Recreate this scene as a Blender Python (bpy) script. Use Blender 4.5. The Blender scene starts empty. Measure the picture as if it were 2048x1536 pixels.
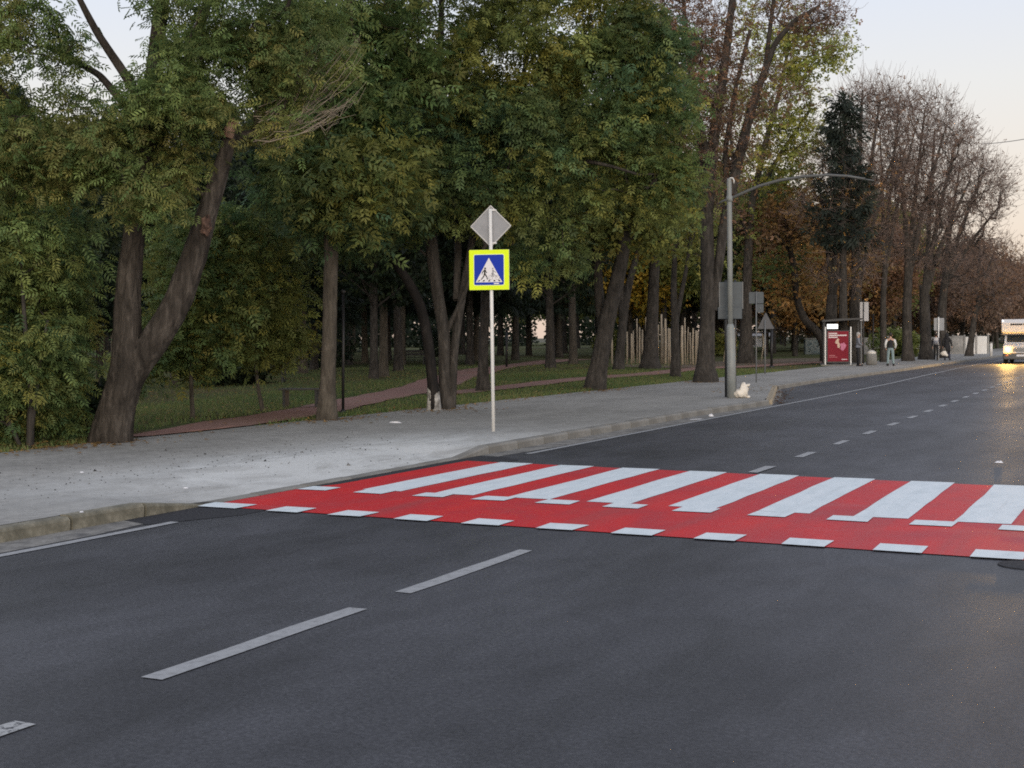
import bpy, math, random
import numpy as np
from mathutils import Vector, Matrix

S = bpy.context.scene
COL = S.collection
rng = np.random.default_rng(7)
random.seed(7)
R = math.radians

# ------------------------------------------------------------------ camera
F = 2700.0                                  # focal length in pixels of the 2048 wide photograph
CAM = np.array([0.0, 0.0, 1.75])
FWD = np.array([-0.43290943, 0.90075812, -0.03498907])
RGT = np.array([0.90140123, 0.43291363, -0.00784909])
UP = np.array([-0.00807711, 0.03493713, 0.99935687])
cd = bpy.data.cameras.new('camera')
cam = bpy.data.objects.new('camera', cd); COL.objects.link(cam)
cd.sensor_width = 36.0; cd.lens = F / 2048 * 36.0
cd.clip_start = 0.1; cd.clip_end = 3000
cam.matrix_world = Matrix(((RGT[0], UP[0], -FWD[0], CAM[0]), (RGT[1], UP[1], -FWD[1], CAM[1]),
                           (RGT[2], UP[2], -FWD[2], CAM[2]), (0, 0, 0, 1)))
S.camera = cam

# ------------------------------------------------------------------ world, sun, exposure
SUN_EL, SUN_AZ = R(5), R(150)               # azimuth from +Y towards +X: the sun goes down behind the camera
w = bpy.data.worlds.new('World'); S.world = w; w.use_nodes = True
nt = w.node_tree; nt.nodes.clear()
out = nt.nodes.new('ShaderNodeOutputWorld'); bg = nt.nodes.new('ShaderNodeBackground')
sky = nt.nodes.new('ShaderNodeTexSky'); sky.sky_type = 'NISHITA'; sky.sun_disc = False
sky.sun_elevation = SUN_EL; sky.sun_rotation = SUN_AZ; sky.dust_density = 1.5; sky.air_density = 1.0
mixs = nt.nodes.new('ShaderNodeMix'); mixs.data_type = 'RGBA'; mixs.inputs[0].default_value = 0.72
veil = nt.nodes.new('ShaderNodeValToRGB')    # thin high veil of cloud: warm at the horizon, pale blue overhead
tc = nt.nodes.new('ShaderNodeTexCoord'); sep = nt.nodes.new('ShaderNodeSeparateXYZ')
nt.links.new(tc.outputs['Generated'], sep.inputs[0]); nt.links.new(sep.outputs['Z'], veil.inputs[0])
e = veil.color_ramp.elements
e[0].position = 0.0; e[0].color = (0.90, 0.70, 0.58, 1)
e[1].position = 0.40; e[1].color = (0.77, 0.81, 0.96, 1)
m_ = veil.color_ramp.elements.new(0.11); m_.color = (0.93, 0.82, 0.755, 1)
m2_ = veil.color_ramp.elements.new(0.25); m2_.color = (0.80, 0.84, 0.97, 1)
m3_ = veil.color_ramp.elements.new(0.175); m3_.color = (0.89, 0.86, 0.86, 1)
sc_ = nt.nodes.new('ShaderNodeMix'); sc_.data_type = 'RGBA'; sc_.blend_type = 'MULTIPLY'; sc_.inputs[0].default_value = 1
sc_.inputs[7].default_value = (8.9, 8.9, 8.9, 1)
nt.links.new(veil.outputs[0], sc_.inputs[6])
nt.links.new(sky.outputs[0], mixs.inputs[6]); nt.links.new(sc_.outputs[2], mixs.inputs[7])
nt.links.new(mixs.outputs[2], bg.inputs[0]); bg.inputs[1].default_value = 0.12
nt.links.new(bg.outputs[0], out.inputs[0])
sd = bpy.data.lights.new('sun', 'SUN'); sd.energy = 2.4; sd.angle = R(50); sd.color = (1.0, 0.90, 0.78)
sun = bpy.data.objects.new('sun', sd); COL.objects.link(sun)
sdir = Vector((math.sin(SUN_AZ) * math.cos(R(8)), math.cos(SUN_AZ) * math.cos(R(8)), math.sin(R(8))))
sun.rotation_euler = sdir.to_track_quat('Z', 'Y').to_euler()
S.view_settings.view_transform = 'Standard'; S.view_settings.look = 'None'
S.view_settings.exposure = 0.15; S.view_settings.gamma = 1.0
S.view_settings.use_curve_mapping = False
S.render.engine = 'CYCLES'
S.cycles.max_bounces = 6; S.cycles.diffuse_bounces = 3; S.cycles.glossy_bounces = 3
S.cycles.transmission_bounces = 3; S.cycles.transparent_max_bounces = 8
S.cycles.sample_clamp_indirect = 12.0
S.cycles.sample_clamp_direct = 5.0
S.cycles.filter_width = 1.8
S.cycles.use_denoising = False

# ------------------------------------------------------------------ geometry helpers
def G(px, py, z=0.0):
    """Point of the horizontal plane at height z seen at pixel (px, py) of the photograph."""
    d = FWD * F + (px - 1024) * RGT - (py - 768) * UP
    t = (z - CAM[2]) / d[2]
    return CAM + d * t
def depth(p): return float(np.dot(np.asarray(p, float) - CAM, FWD))
def W(px, py, dep):
    return CAM + dep * (FWD + (px - 1024) / F * RGT - (py - 768) / F * UP)
def unit(v):
    v = np.asarray(v, float); return v / (np.linalg.norm(v) + 1e-12)

def npmesh(name, verts, quads=None, tris=None, mat=None, smooth=False, tint=None):
    me = bpy.data.meshes.new(name)
    verts = np.asarray(verts, np.float32)
    nq = 0 if quads is None else len(quads); ntri = 0 if tris is None else len(tris)
    me.vertices.add(len(verts)); me.vertices.foreach_set('co', verts.ravel())
    li = []; 
    if nq: li.append(np.asarray(quads, np.int32).ravel())
    if ntri: li.append(np.asarray(tris, np.int32).ravel())
    li = np.concatenate(li)
    me.loops.add(len(li)); me.loops.foreach_set('vertex_index', li)
    tot = np.concatenate([np.full(nq, 4, np.int32), np.full(ntri, 3, np.int32)])
    st = np.concatenate([[0], np.cumsum(tot)[:-1]]).astype(np.int32)
    me.polygons.add(nq + ntri); me.polygons.foreach_set('loop_start', st); me.polygons.foreach_set('loop_total', tot)
    if smooth: me.polygons.foreach_set('use_smooth', np.ones(nq + ntri, bool))
    if tint is not None:
        a = me.color_attributes.new('tint', 'FLOAT_COLOR', 'POINT')
        c = np.ones((len(verts), 4), np.float32); c[:, :3] = tint
        a.data.foreach_set('color', c.ravel())
    me.update(calc_edges=True)
    if mat: me.materials.append(mat)
    return me

class MB:
    """Collects simple shapes of one part."""
    def __init__(s): s.v = []; s.f = []
    def add(s, vs, fs):
        o = len(s.v); s.v += [tuple(map(float, p)) for p in vs]; s.f += [tuple(i + o for i in f) for f in fs]; return s
    def box(s, c, size, ax=None, bev=0.0):
        """ax: 3 unit axes; chamfered on all edges when bev > 0."""
        A = np.eye(3) if ax is None else np.asarray(ax, float)
        h = np.asarray(size, float) / 2; c = np.asarray(c, float)
        if bev <= 0:
            vs = [c + sx * h[0] * A[0] + sy * h[1] * A[1] + sz * h[2] * A[2] for sx in (-1, 1) for sy in (-1, 1) for sz in (-1, 1)]
            return s.add(vs, [(0, 1, 3, 2), (4, 6, 7, 5), (0, 4, 5, 1), (2, 3, 7, 6), (0, 2, 6, 4), (1, 5, 7, 3)])
        pts = []
        for z, k in ((-h[2], bev), (-h[2] + bev, 0), (h[2] - bev, 0), (h[2], bev)):
            x, y = h[0] - k, h[1] - k; b = bev
            for px, py in ((-x, -y + b), (-x + b, -y), (x - b, -y), (x, -y + b), (x, y - b), (x - b, y), (-x + b, y), (-x, y - b)):
                pts.append(c + px * A[0] + py * A[1] + z * A[2])
        fs = [tuple(reversed(range(8))), tuple(range(24, 32))]
        for l in range(3):
            for i in range(8):
                j = (i + 1) % 8; fs.append((l * 8 + i, l * 8 + j, l * 8 + 8 + j, l * 8 + 8 + i))
        return s.add(pts, fs)
    def tube(s, pts, rad, n=10, cap=True):
        pts = [np.asarray(p, float) for p in pts]
        if np.isscalar(rad): rad = [rad] * len(pts)
        ref = None; base = len(s.v); vs = []
        for i, p in enumerate(pts):
            t = unit(pts[min(i + 1, len(pts) - 1)] - pts[max(i - 1, 0)])
            if ref is None:
                ref = unit(np.cross(t, [0.3, 0.9, 0.2] if abs(t[1]) < .9 else [1, 0, 0.2]))
            a = unit(ref - t * np.dot(ref, t)); ref = a; b = np.cross(t, a)
            for k in range(n):
                th = 2 * math.pi * k / n
                vs.append(p + rad[i] * (math.cos(th) * a + math.sin(th) * b))
        fs = []
        for i in range(len(pts) - 1):
            for k in range(n):
                k2 = (k + 1) % n; fs.append((i * n + k, i * n + k2, i * n + n + k2, i * n + n + k))
        if cap: fs += [tuple(reversed(range(n))), tuple(range((len(pts) - 1) * n, len(pts) * n))]
        return s.add(vs, fs)
    def prism(s, poly, o, ax, th):
        """poly: 2D points; o origin; ax = (x, y, normal); extruded th along the normal."""
        o = np.asarray(o, float); X, Y, N = [np.asarray(a, float) for a in ax]; n = len(poly)
        vs = [o + p[0] * X + p[1] * Y for p in poly] + [o + p[0] * X + p[1] * Y + th * N for p in poly]
        fs = [tuple(reversed(range(n))), tuple(range(n, 2 * n))] + [(i, (i + 1) % n, n + (i + 1) % n, n + i) for i in range(n)]
        return s.add(vs, fs)
    def ball(s, c, r, nu=12, nv=8, ax=None):
        A = np.eye(3) if ax is None else np.asarray(ax); r = np.ones(3) * r; c = np.asarray(c, float)
        vs = [c - r[2] * A[2]]
        for i in range(1, nv):
            ph = -math.pi / 2 + math.pi * i / nv
            for k in range(nu):
                th = 2 * math.pi * k / nu
                vs.append(c + r[0] * math.cos(ph) * math.cos(th) * A[0] + r[1] * math.cos(ph) * math.sin(th) * A[1] + r[2] * math.sin(ph) * A[2])
        vs.append(c + r[2] * A[2]); fs = []
        for k in range(nu): fs.append((0, 1 + (k + 1) % nu, 1 + k))
        for i in range(nv - 2):
            for k in range(nu):
                k2 = (k + 1) % nu; a = 1 + i * nu
                fs.append((a + k, a + k2, a + nu + k2, a + nu + k))
        a = 1 + (nv - 2) * nu; t = len(vs) - 1
        for k in range(nu): fs.append((a + k, a + (k + 1) % nu, t))
        return s.add(vs, fs)
    def mesh(s, name, mat, smooth=False, off=(0, 0, 0)):
        me = bpy.data.meshes.new(name); off = np.asarray(off, float)
        me.from_pydata([tuple(np.asarray(v) - off) for v in s.v], [], s.f)
        if mat: me.materials.append(mat)
        if smooth:
            me.polygons.foreach_set('use_smooth', np.ones(len(me.polygons), bool))
        me.update(); return me

def meta(o, label=None, cat=None, group=None, kind=None):
    for k, v in (('label', label), ('category', cat), ('group', group), ('kind', kind)):
        if v: o[k] = v
    return o
ORG = {}
def link(name, me, parent=None, loc=(0, 0, 0)):
    o = bpy.data.objects.new(name, me); COL.objects.link(o); o.location = tuple(map(float, loc))
    if parent is not None: o.parent = parent
    return o
def thing(name, label, cat, loc, group=None, rotz=0):
    o = bpy.data.objects.new(name, None); COL.objects.link(o); o.location = tuple(map(float, loc)); o.rotation_euler = (0, 0, rotz)
    o.empty_display_size = .2
    return meta(o, label, cat, group)
def root_loc(o):
    p = np.zeros(3)
    while o is not None: p = p + np.array(o.location); o = o.parent
    return p
def part(name, mb, mat, parent, smooth=False, label=None):
    """A part whose shape is given in world coordinates."""
    me = mb.mesh(name, mat, smooth, off=root_loc(parent))
    o = link(name, me, parent)
    if label: o['label'] = label
    return o
def solo(name, mb, mat, label, cat, group=None, smooth=False, loc=None):
    loc = np.mean(np.array(mb.v), 0) * [1, 1, 0] + [0, 0, min(v[2] for v in mb.v)] if loc is None else loc
    o = link(name, mb.mesh(name, mat, smooth, off=loc), None, loc)
    return meta(o, label, cat, group)
def struct(name, me, parent=None):
    o = link(name, me, parent)
    if parent is None: o['kind'] = 'structure'
    return o

# ------------------------------------------------------------------ materials
def mat(name, col=(.5, .5, .5), rough=.6, metal=0.0, spec=.5, emit=None, estr=0):
    m = bpy.data.materials.new(name); m.use_nodes = True
    b = m.node_tree.nodes['Principled BSDF']
    b.inputs['Base Color'].default_value = (*col, 1); b.inputs['Roughness'].default_value = rough
    b.inputs['Metallic'].default_value = metal; b.inputs['Specular IOR Level'].default_value = spec
    if emit: b.inputs['Emission Color'].default_value = (*emit, 1); b.inputs['Emission Strength'].default_value = estr
    return m
class NB:
    def __init__(s, m):
        s.m = m; s.t = m.node_tree; s.b = s.t.nodes['Principled BSDF']; s.co = s.n('ShaderNodeTexCoord').outputs['Object']
    def n(s, k, **kw):
        x = s.t.nodes.new(k)
        for a, v in kw.items(): setattr(x, a, v)
        return x
    def l(s, a, b): s.t.links.new(a, b)
    def map(s, scale, co=None):
        x = s.n('ShaderNodeMapping'); x.inputs['Scale'].default_value = scale; s.l(co or s.co, x.inputs[0]); return x.outputs[0]
    def noise(s, scale, detail=3, rough=.55, co=None, dist=0):
        x = s.n('ShaderNodeTexNoise'); x.inputs['Scale'].default_value = scale; x.inputs['Detail'].default_value = detail
        x.inputs['Roughness'].default_value = rough; x.inputs['Distortion'].default_value = dist; s.l(co or s.co, x.inputs['Vector']); return x.outputs['Fac']
    def ramp(s, fac, stops):
        x = s.n('ShaderNodeValToRGB'); e = x.color_ramp.elements
        while len(e) < len(stops): e.new(.5)
        for i, (p, c) in enumerate(stops):
            e[i].position = p; e[i].color = (*c, 1) if not np.isscalar(c) else (c, c, c, 1)
        s.l(fac, x.inputs[0]); return x.outputs[0]
    def mix(s, fac, a, b, mode='MIX'):
        x = s.n('ShaderNodeMix', data_type='RGBA', blend_type=mode)
        for i, v in ((0, fac), (6, a), (7, b)):
            if hasattr(v, 'links'): s.l(v, x.inputs[i])
            elif i == 0: x.inputs[0].default_value = v
            else: x.inputs[i].default_value = (*v, 1)
        return x.outputs[2]
    def math(s, op, a, b=0.0):
        x = s.n('ShaderNodeMath', operation=op)
        for i, v in ((0, a), (1, b)):
            if hasattr(v, 'links'): s.l(v, x.inputs[i])
            else: x.inputs[i].default_value = v
        return x.outputs[0]
    def col(s, v): s.l(v, s.b.inputs['Base Color'])
    def rough(s, v): s.l(v, s.b.inputs['Roughness'])
    def bump(s, h, strength=.3, dist=.01):
        x = s.n('ShaderNodeBump'); x.inputs['Strength'].default_value = strength; x.inputs['Distance'].default_value = dist
        s.l(h, x.inputs['Height']); s.l(x.outputs[0], s.b.inputs['Normal'])
def speckle(name, c1, c2, scale, rough=.7, bump=.2, detail=5, bd=.004, spec=.4, c3=None, s3=1.0):
    m = mat(name, c1, rough, spec=spec); n = NB(m)
    a = n.noise(scale, detail); c = n.ramp(a, [(.35, c1), (.65, c2)])
    if c3: c = n.mix(n.ramp(n.noise(s3, 4), [(.42, 0.0), (.68, 1.0)]), c, c3)
    n.col(c); n.bump(n.noise(scale * 3, 2), bump, bd); return m

# asphalt: dark, fine stone grain, wheel-polished bands and cloudy stains
M_asph = mat('asphalt', (.055, .057, .064), .5, spec=.35)
n = NB(M_asph)
g1 = n.ramp(n.noise(34, 8, .92), [(.36, (.020, .021, .025)), (.5, (.050, .052, .060)), (.64, (.100, .103, .116))])
stain = n.ramp(n.noise(1, 4, .6, n.map((.55, .22, 1))), [(.36, .62), (.62, 1.18)])
stain2 = n.ramp(n.noise(1, 5, .65, n.map((2.4, 1.1, 1)), .6), [(.35, .80), (.6, 1.10)])
c = n.mix(1, g1, stain, 'MULTIPLY'); c = n.mix(1, c, stain2, 'MULTIPLY')
spk = n.ramp(n.noise(38, 3, .6), [(.66, 0.0), (.74, 1.0)])
c = n.mix(n.math('MULTIPLY', spk, .35), c, (.17, .17, .18))
n.col(c); n.rough(n.ramp(n.noise(1, 3, .5, n.map((1.1, .16, 1))), [(.3, .46), (.7, .60)])); n.bump(n.noise(60, 6, .85), .35, .006)
M_patch = speckle('new_asphalt', (.024, .025, .029), (.052, .053, .058), 40, .8, .5, spec=.15)
M_red = mat('red_road_paint', (.48, .03, .03), .55, spec=.3); n = NB(M_red)
c = n.ramp(n.noise(1, 5, .6, n.map((1.3, .7, 1)), .5), [(.30, (.42, .030, .040)), (.50, (.52, .022, .028)), (.70, (.62, .022, .022))])
c = n.mix(n.ramp(n.noise(46, 6, .8), [(.32, .55), (.46, 0.0)]), c, (.16, .04, .045))
c = n.mix(n.ramp(n.noise(1, 4, .55, n.map((2.1, .13, 1))), [(.50, 0.0), (.72, .45)]), c, (.24, .07, .075))
c = n.mix(n.ramp(n.noise(1, 4, .6, n.map((.8, 2.2, 1))), [(.58, 0.0), (.8, .35)]), c, (.36, .12, .13))
n.col(c); n.bump(n.noise(160, 2), .25, .003)
M_white = mat('white_road_paint', (.74, .79, .81), .55, spec=.3); n = NB(M_white)
c = n.ramp(n.noise(1, 5, .6, n.map((7, 2.2, 1)), .4), [(.30, (.58, .65, .68)), (.52, (.66, .73, .76)), (.75, (.72, .77, .79))])
c = n.mix(n.ramp(n.noise(46, 6, .8), [(.30, .60), (.46, 0.0)]), c, (.34, .36, .38))
c = n.mix(n.ramp(n.noise(1, 5, .6, n.map((9, .25, 1))), [(.58, 0.0), (.75, .35)]), c, (.42, .45, .47))
n.col(c); n.bump(n.noise(150, 2), .2, .003)
M_worn = mat('worn_line_paint', (.4, .41, .41), .6, spec=.3); n = NB(M_worn)
c = n.ramp(n.noise(14, 6, .7), [(.30, (.22, .225, .23)), (.50, (.31, .32, .33)), (.75, (.37, .38, .385))])
c = n.mix(n.ramp(n.noise(70, 3, .6), [(.64, 0.0), (.72, .6)]), c, (.10, .10, .11))
n.col(c); n.bump(n.noise(150, 2), .3, .003)
M_bad = mat('flaking_line_paint', (.4, .41, .41), .6, spec=.3); n = NB(M_bad)
c = n.mix(n.ramp(n.noise(22, 5, .7), [(.40, 0.0), (.50, 1.0)]), (.06, .062, .07), (.36, .37, .37)); n.col(c)
M_gutter = speckle('dusty_gutter', (.17, .165, .15), (.26, .255, .24), 22, .9, .4, c3=(.09, .09, .09), s3=3.5)
M_kerb = speckle('kerb_concrete', (.15, .14, .105), (.25, .235, .185), 26, .85, .5, c3=(.105, .10, .075), s3=4)
M_kerb2 = speckle('kerb_concrete_grey', (.19, .185, .17), (.25, .245, .225), 26, .85, .4, c3=(.16, .155, .14), s3=1.2)
M_kerb3 = speckle('kerb_concrete_sand', (.30, .25, .17), (.42, .36, .27), 26, .85, .5, c3=(.2, .17, .12), s3=4)

# pavement: fine block paving, powdered with pale cement dust by the crossing
M_pave = mat('pavement_blocks', (.2, .2, .19), .8, spec=.3); n = NB(M_pave)
br = n.n('ShaderNodeTexBrick'); br.inputs['Scale'].default_value = 1; br.inputs['Brick Width'].default_value = .2; br.inputs['Row Height'].default_value = .1
br.inputs['Mortar Size'].default_value = .006; br.inputs['Color1'].default_value = (.215, .212, .195, 1); br.inputs['Color2'].default_value = (.17, .168, .155, 1)
br.inputs['Mortar'].default_value = (.075, .072, .065, 1); n.l(n.co, br.inputs['Vector'])
c = n.mix(.5, br.outputs[0], n.ramp(n.noise(60, 4), [(.3, (.15, .148, .14)), (.7, (.26, .255, .24))]))
c = n.mix(1, c, n.ramp(n.noise(1, 5, .6, n.map((.7, .35, 1))), [(.3, 1.15), (.7, 1.65)]), 'MULTIPLY')
c = n.mix(1, c, n.ramp(n.noise(4.5, 6, .75), [(.3, .74), (.7, 1.18)]), 'MULTIPLY')
sx = n.n('ShaderNodeSeparateXYZ'); n.l(n.co, sx.inputs[0])
def bell(v, c0, wd): return n.math('POWER', 2.718, n.math('MULTIPLY', n.math('POWER', n.math('ABSOLUTE', n.math('DIVIDE', n.math('SUBTRACT', v, c0), wd)), 2.6), -1.0))
d1 = n.math('MULTIPLY', bell(sx.outputs[0], -9.9, 1.7), bell(sx.outputs[1], 15.6, 4.6))
d2 = n.math('MULTIPLY', bell(sx.outputs[0], -10.9, 1.1), bell(sx.outputs[1], 12.0, 3.0))
dn = n.ramp(n.noise(1, 6, .68, n.map((1.6, .8, 1)), .7), [(.30, .12), (.62, 1.0)])
dm = n.math('MINIMUM', n.math('MULTIPLY', n.math('ADD', n.math('MULTIPLY', d1, .95), n.math('MULTIPLY', d2, .12)), n.math('ADD', dn, .25)), .92)
dustc = n.ramp(n.noise(34, 5, .7), [(.30, (.46, .47, .455)), (.6, (.62, .635, .62))])
c = n.mix(dm, c, dustc)
c = n.mix(n.ramp(n.noise(9, 4, .7, n.map((1, .6, 1))), [(.66, 0.0), (.74, .55)]), c, (.10, .098, .09))
n.col(c); n.bump(n.noise(80, 3), .35, .006)

M_lawn = mat('lawn_soil', (.05, .055, .03), .95, spec=.1); n = NB(M_lawn)
c = n.ramp(n.noise(6, 5, .65), [(.3, (.045, .062, .024)), (.5, (.075, .09, .034)), (.7, (.10, .095, .045))])
c = n.mix(n.ramp(n.noise(.35, 4, .6), [(.48, 0.0), (.66, .75)]), c, (.105, .07, .042))
n.col(c); n.bump(n.noise(30, 4), .6, .04)
M_path = mat('reddish_path', (.16, .10, .085), .85, spec=.2); n = NB(M_path)
c = n.ramp(n.noise(20, 5, .6), [(.3, (.20, .105, .085)), (.7, (.30, .175, .145))])
c = n.mix(n.ramp(n.noise(.5, 3), [(.4, 0.0), (.7, .5)]), c, (.22, .16, .125)); n.col(c); n.bump(n.noise(60, 3), .3, .01)
M_soil = speckle('bare_soil', (.10, .07, .05), (.17, .115, .08), 6, .95, .5, c3=(.08, .075, .04), s3=.6)
M_terr = speckle('far_ground', (.05, .055, .03), (.08, .075, .045), .5, .95, .3)

def bark(name, c1, c2, c3, sc=9.0, bd=.03, hi=None):
    m = mat(name, c1, .9, spec=.15); n = NB(m)
    v = n.map((sc, sc, sc * .22)); a = n.noise(1, 6, .7, v, .6)
    c = n.ramp(a, [(.32, c1), (.52, c2), (.70, c3)])
    c = n.mix(n.ramp(n.noise(.9, 4, .6), [(.45, 0.0), (.7, .6)]), c, tuple(x * .55 for x in c1))
    if hi: c = n.mix(n.ramp(n.noise(1, 4, .6, n.map((2.5, 2.5, .8))), [(.60, 0.0), (.72, .7)]), c, hi)
    n.col(c); n.bump(a, .9, bd); return m
M_bark1 = bark('bark_grey_brown', (.022, .019, .016), (.056, .048, .040), (.12, .104, .088), 9, .08)
M_bark2 = bark('bark_dark', (.026, .024, .021), (.058, .052, .046), (.105, .095, .084), 11, .05)
M_bark3 = bark('bark_black', (.010, .009, .009), (.020, .018, .017), (.035, .03, .028), 10, .03)
M_bark4 = bark('bark_pale_grey', (.045, .039, .032), (.088, .077, .062), (.14, .122, .10), 11, .03)
M_twig = mat('twig_bark', (.19, .145, .125), .9, spec=.1)
M_twig_pale = mat('pale_twig_bark', (.28, .24, .19), .85, spec=.1)
M_cut = speckle('broken_wood', (.26, .15, .10), (.42, .29, .2), 12, .8, .5, c3=(.12, .05, .04), s3=6)
M_burr = speckle('burr_wood', (.02, .013, .010), (.075, .043, .032), 14, .9, .8, c3=(.15, .09, .065), s3=9)
M_lime = speckle('lime_wash', (.30, .29, .27), (.46, .45, .43), 9, .9, .5, c3=(.06, .055, .05), s3=6)

def leafmat(name, trans=.42, rough=.6):
    m = bpy.data.materials.new(name); m.use_nodes = True; t = m.node_tree; b = t.nodes['Principled BSDF']
    at = t.nodes.new('ShaderNodeAttribute'); at.attribute_name = 'tint'
    t.links.new(at.outputs['Color'], b.inputs['Base Color'])
    b.inputs['Roughness'].default_value = rough; b.inputs['Specular IOR Level'].default_value = .3
    tr = t.nodes.new('ShaderNodeBsdfTranslucent'); t.links.new(at.outputs['Color'], tr.inputs[0])
    mx = t.nodes.new('ShaderNodeMixShader'); mx.inputs[0].default_value = trans
    t.links.new(b.outputs[0], mx.inputs[1]); t.links.new(tr.outputs[0], mx.inputs[2])
    t.links.new(mx.outputs[0], t.nodes['Material Output'].inputs[0]); return m
M_leaf = leafmat('leaf')
M_metal = speckle('galvanised_steel', (.36, .38, .39), (.46, .48, .49), 8, .45, .05, spec=.5)
M_signback = speckle('grey_sign_back', (.23, .24, .255), (.27, .28, .295), 6, .5, .05)
M_triback = speckle('dull_sign_back', (.055, .06, .07), (.075, .08, .09), 6, .5, .05)
M_plate = mat('grey_white_plate', (.36, .36, .37), .5)
M_signrim = mat('sign_rim', (.50, .50, .49), .5)
M_polewhite = mat('pale_pole', (.66, .66, .64), .4)
M_yellow = mat('fluorescent_yellow_green', (.70, .90, .012), .5, spec=.2)
M_blue = mat('sign_blue', (.002, .03, .36), .5, spec=.2)
M_signwhite = mat('sign_white', (.66, .66, .68), .35)
M_black = mat('black', (.012, .012, .013), .5)
M_lampgrey = speckle('lamp_post_paint', (.19, .21, .21), (.25, .27, .27), 4, .5, .05, c3=(.22, .23, .22), s3=1.5)
M_armgrey = mat('lamp_arm_paint', (.085, .09, .09), .5)
M_darkmetal = mat('dark_metal', (.025, .026, .028), .5)
M_greymetal = mat('grey_metal', (.14, .15, .155), .5)
M_bluegrey = speckle('blue_grey_sign_back', (.040, .054, .066), (.058, .076, .09), 5, .5, .05)
M_bag = mat('white_plastic', (.66, .62, .55), .45, spec=.4)
M_pole_wood = bark('debarked_wood', (.26, .22, .165), (.36, .31, .24), (.43, .38, .31), 8, .006)
M_swing = mat('pale_timber', (.40, .35, .26), .7)
M_glass = mat('shelter_glass', (.10, .12, .12), .08, spec=.6)
M_poster = mat('poster_red', (.20, .004, .018), .5, spec=.2)
M_litpanel = mat('lit_panel', (.9, .9, .9), .5, emit=(1, 1, .96), estr=1.1)
M_conc = speckle('panel_concrete', (.27, .265, .25), (.38, .37, .35), 6, .85, .2, c3=(.2, .2, .19), s3=1.2)
M_wall = speckle('pale_render', (.62, .61, .58), (.72, .71, .68), 4, .85, .1)
M_roof = mat('roof_sheet', (.42, .40, .38), .7)
M_window = mat('window_glass', (.03, .035, .04), .1, spec=.6)
M_kiosk = speckle('grey_kiosk_paint', (.16, .19, .19), (.22, .25, .25), 3, .7, .1, c3=(.08, .12, .13), s3=2.5)

# ------------------------------------------------------------------ the ground
KX = -9.03                                   # foot of the kerb
FRONT = [(-30, KX), (28, KX), (33.2, -8.75), (42.4, -11.0), (49.5, -11.2), (62, -10.9), (78, -10.75), (120, -10.4), (260, -10.0)]
def front(y): return float(np.interp(y, [a for a, b in FRONT], [b for a, b in FRONT]))
BACK = -15.2
def kerb_h(y):                               # top of the kerb above the road: dropped at the crossing
    return float(np.interp(y, [10.4, 11.35, 17.05, 18.0], [.13, .018, .018, .13]))

def grid_mesh(name, us, vs, fn, m):
    P = np.array([[fn(u, v) for v in vs] for u in us]); nu, nv = len(us), len(vs)
    idx = np.arange(nu * nv).reshape(nu, nv)
    q = np.stack([idx[:-1, :-1], idx[:-1, 1:], idx[1:, 1:], idx[1:, :-1]], -1).reshape(-1, 4)
    return npmesh(name, P.reshape(-1, 3), q, mat=m)
def sheet(name, pts, z, m, parent=None):
    me = bpy.data.meshes.new(name); me.from_pydata([(p[0], p[1], z) for p in pts], [], [tuple(range(len(pts)))]); me.materials.append(m)
    return link(name, me, parent)

terrain = struct('terrain', grid_mesh('terrain', np.linspace(-1500, 1500, 13), np.linspace(-1500, 1500, 13), lambda u, v: (u, v, -.6), M_terr))
road = struct('road', grid_mesh('road', np.concatenate([np.arange(-30, 60, 2.), np.arange(60, 301, 20.)]), [-14.0, -9, -4.66, -.1], lambda u, v: (v, u, 0.0), M_asph))
ys = np.concatenate([np.arange(-30, 8, 2.), np.arange(8, 22, .25), np.arange(22, 60, 1.), np.arange(60, 261, 5.), [10.4, 11.35, 17.05]]); ys = np.unique(np.round(ys, 4))
def pave_pt(u, v):
    x0 = front(u) - .15; x = x0 + (BACK - x0) * v; hf = kerb_h(u)
    d = abs(x - x0); z = .13 + (hf - .13) * max(0, 1 - d / 1.5) ** 1.0
    return (x, u, z + .004 * math.sin(u * 1.3 + v * 5) * (1 if d > .3 else 0))
pavement = struct('pavement', grid_mesh('pavement', ys, np.linspace(0, 1, 25), pave_pt, M_pave))
# near pavement under the photographer
near_p = struct('near_pavement', grid_mesh('near_pavement', np.arange(-30, 261, 10.), [.05, 4.5], lambda u, v: (v, u, .13), M_pave))
nk = MB(); nk.box((-.02, 115, .065), (.14, 290, .13)); struct('near_kerb', nk.mesh('near_kerb', M_kerb2))
near_l = struct('near_lawn', grid_mesh('near_lawn', np.arange(-30, 261, 10.), [4.5, 60], lambda u, v: (v, u, .12), M_lawn))

def hill(x, y):                              # gentle swell of the park lawn
    d = max(0.0, BACK - x)
    s = min(1, d / 8)
    return .125 + s * (.10 * math.sin(x * .11 + 1) * math.sin(y * .09) + .06 * math.sin(x * .31) * math.sin(y * .23 + 2)) + .02 * min(1, d / 2)
lx = np.concatenate([[BACK, BACK - .4], np.arange(-16, -60, -.8), np.arange(-60, -300, -8)])
ly = np.concatenate([np.arange(-30, 10, 4), np.arange(10, 90, 1.0), np.arange(90, 330, 8)])
lawn = struct('lawn', grid_mesh('lawn', lx, ly, lambda u, v: (u, v, hill(u, v)), M_lawn))

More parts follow.
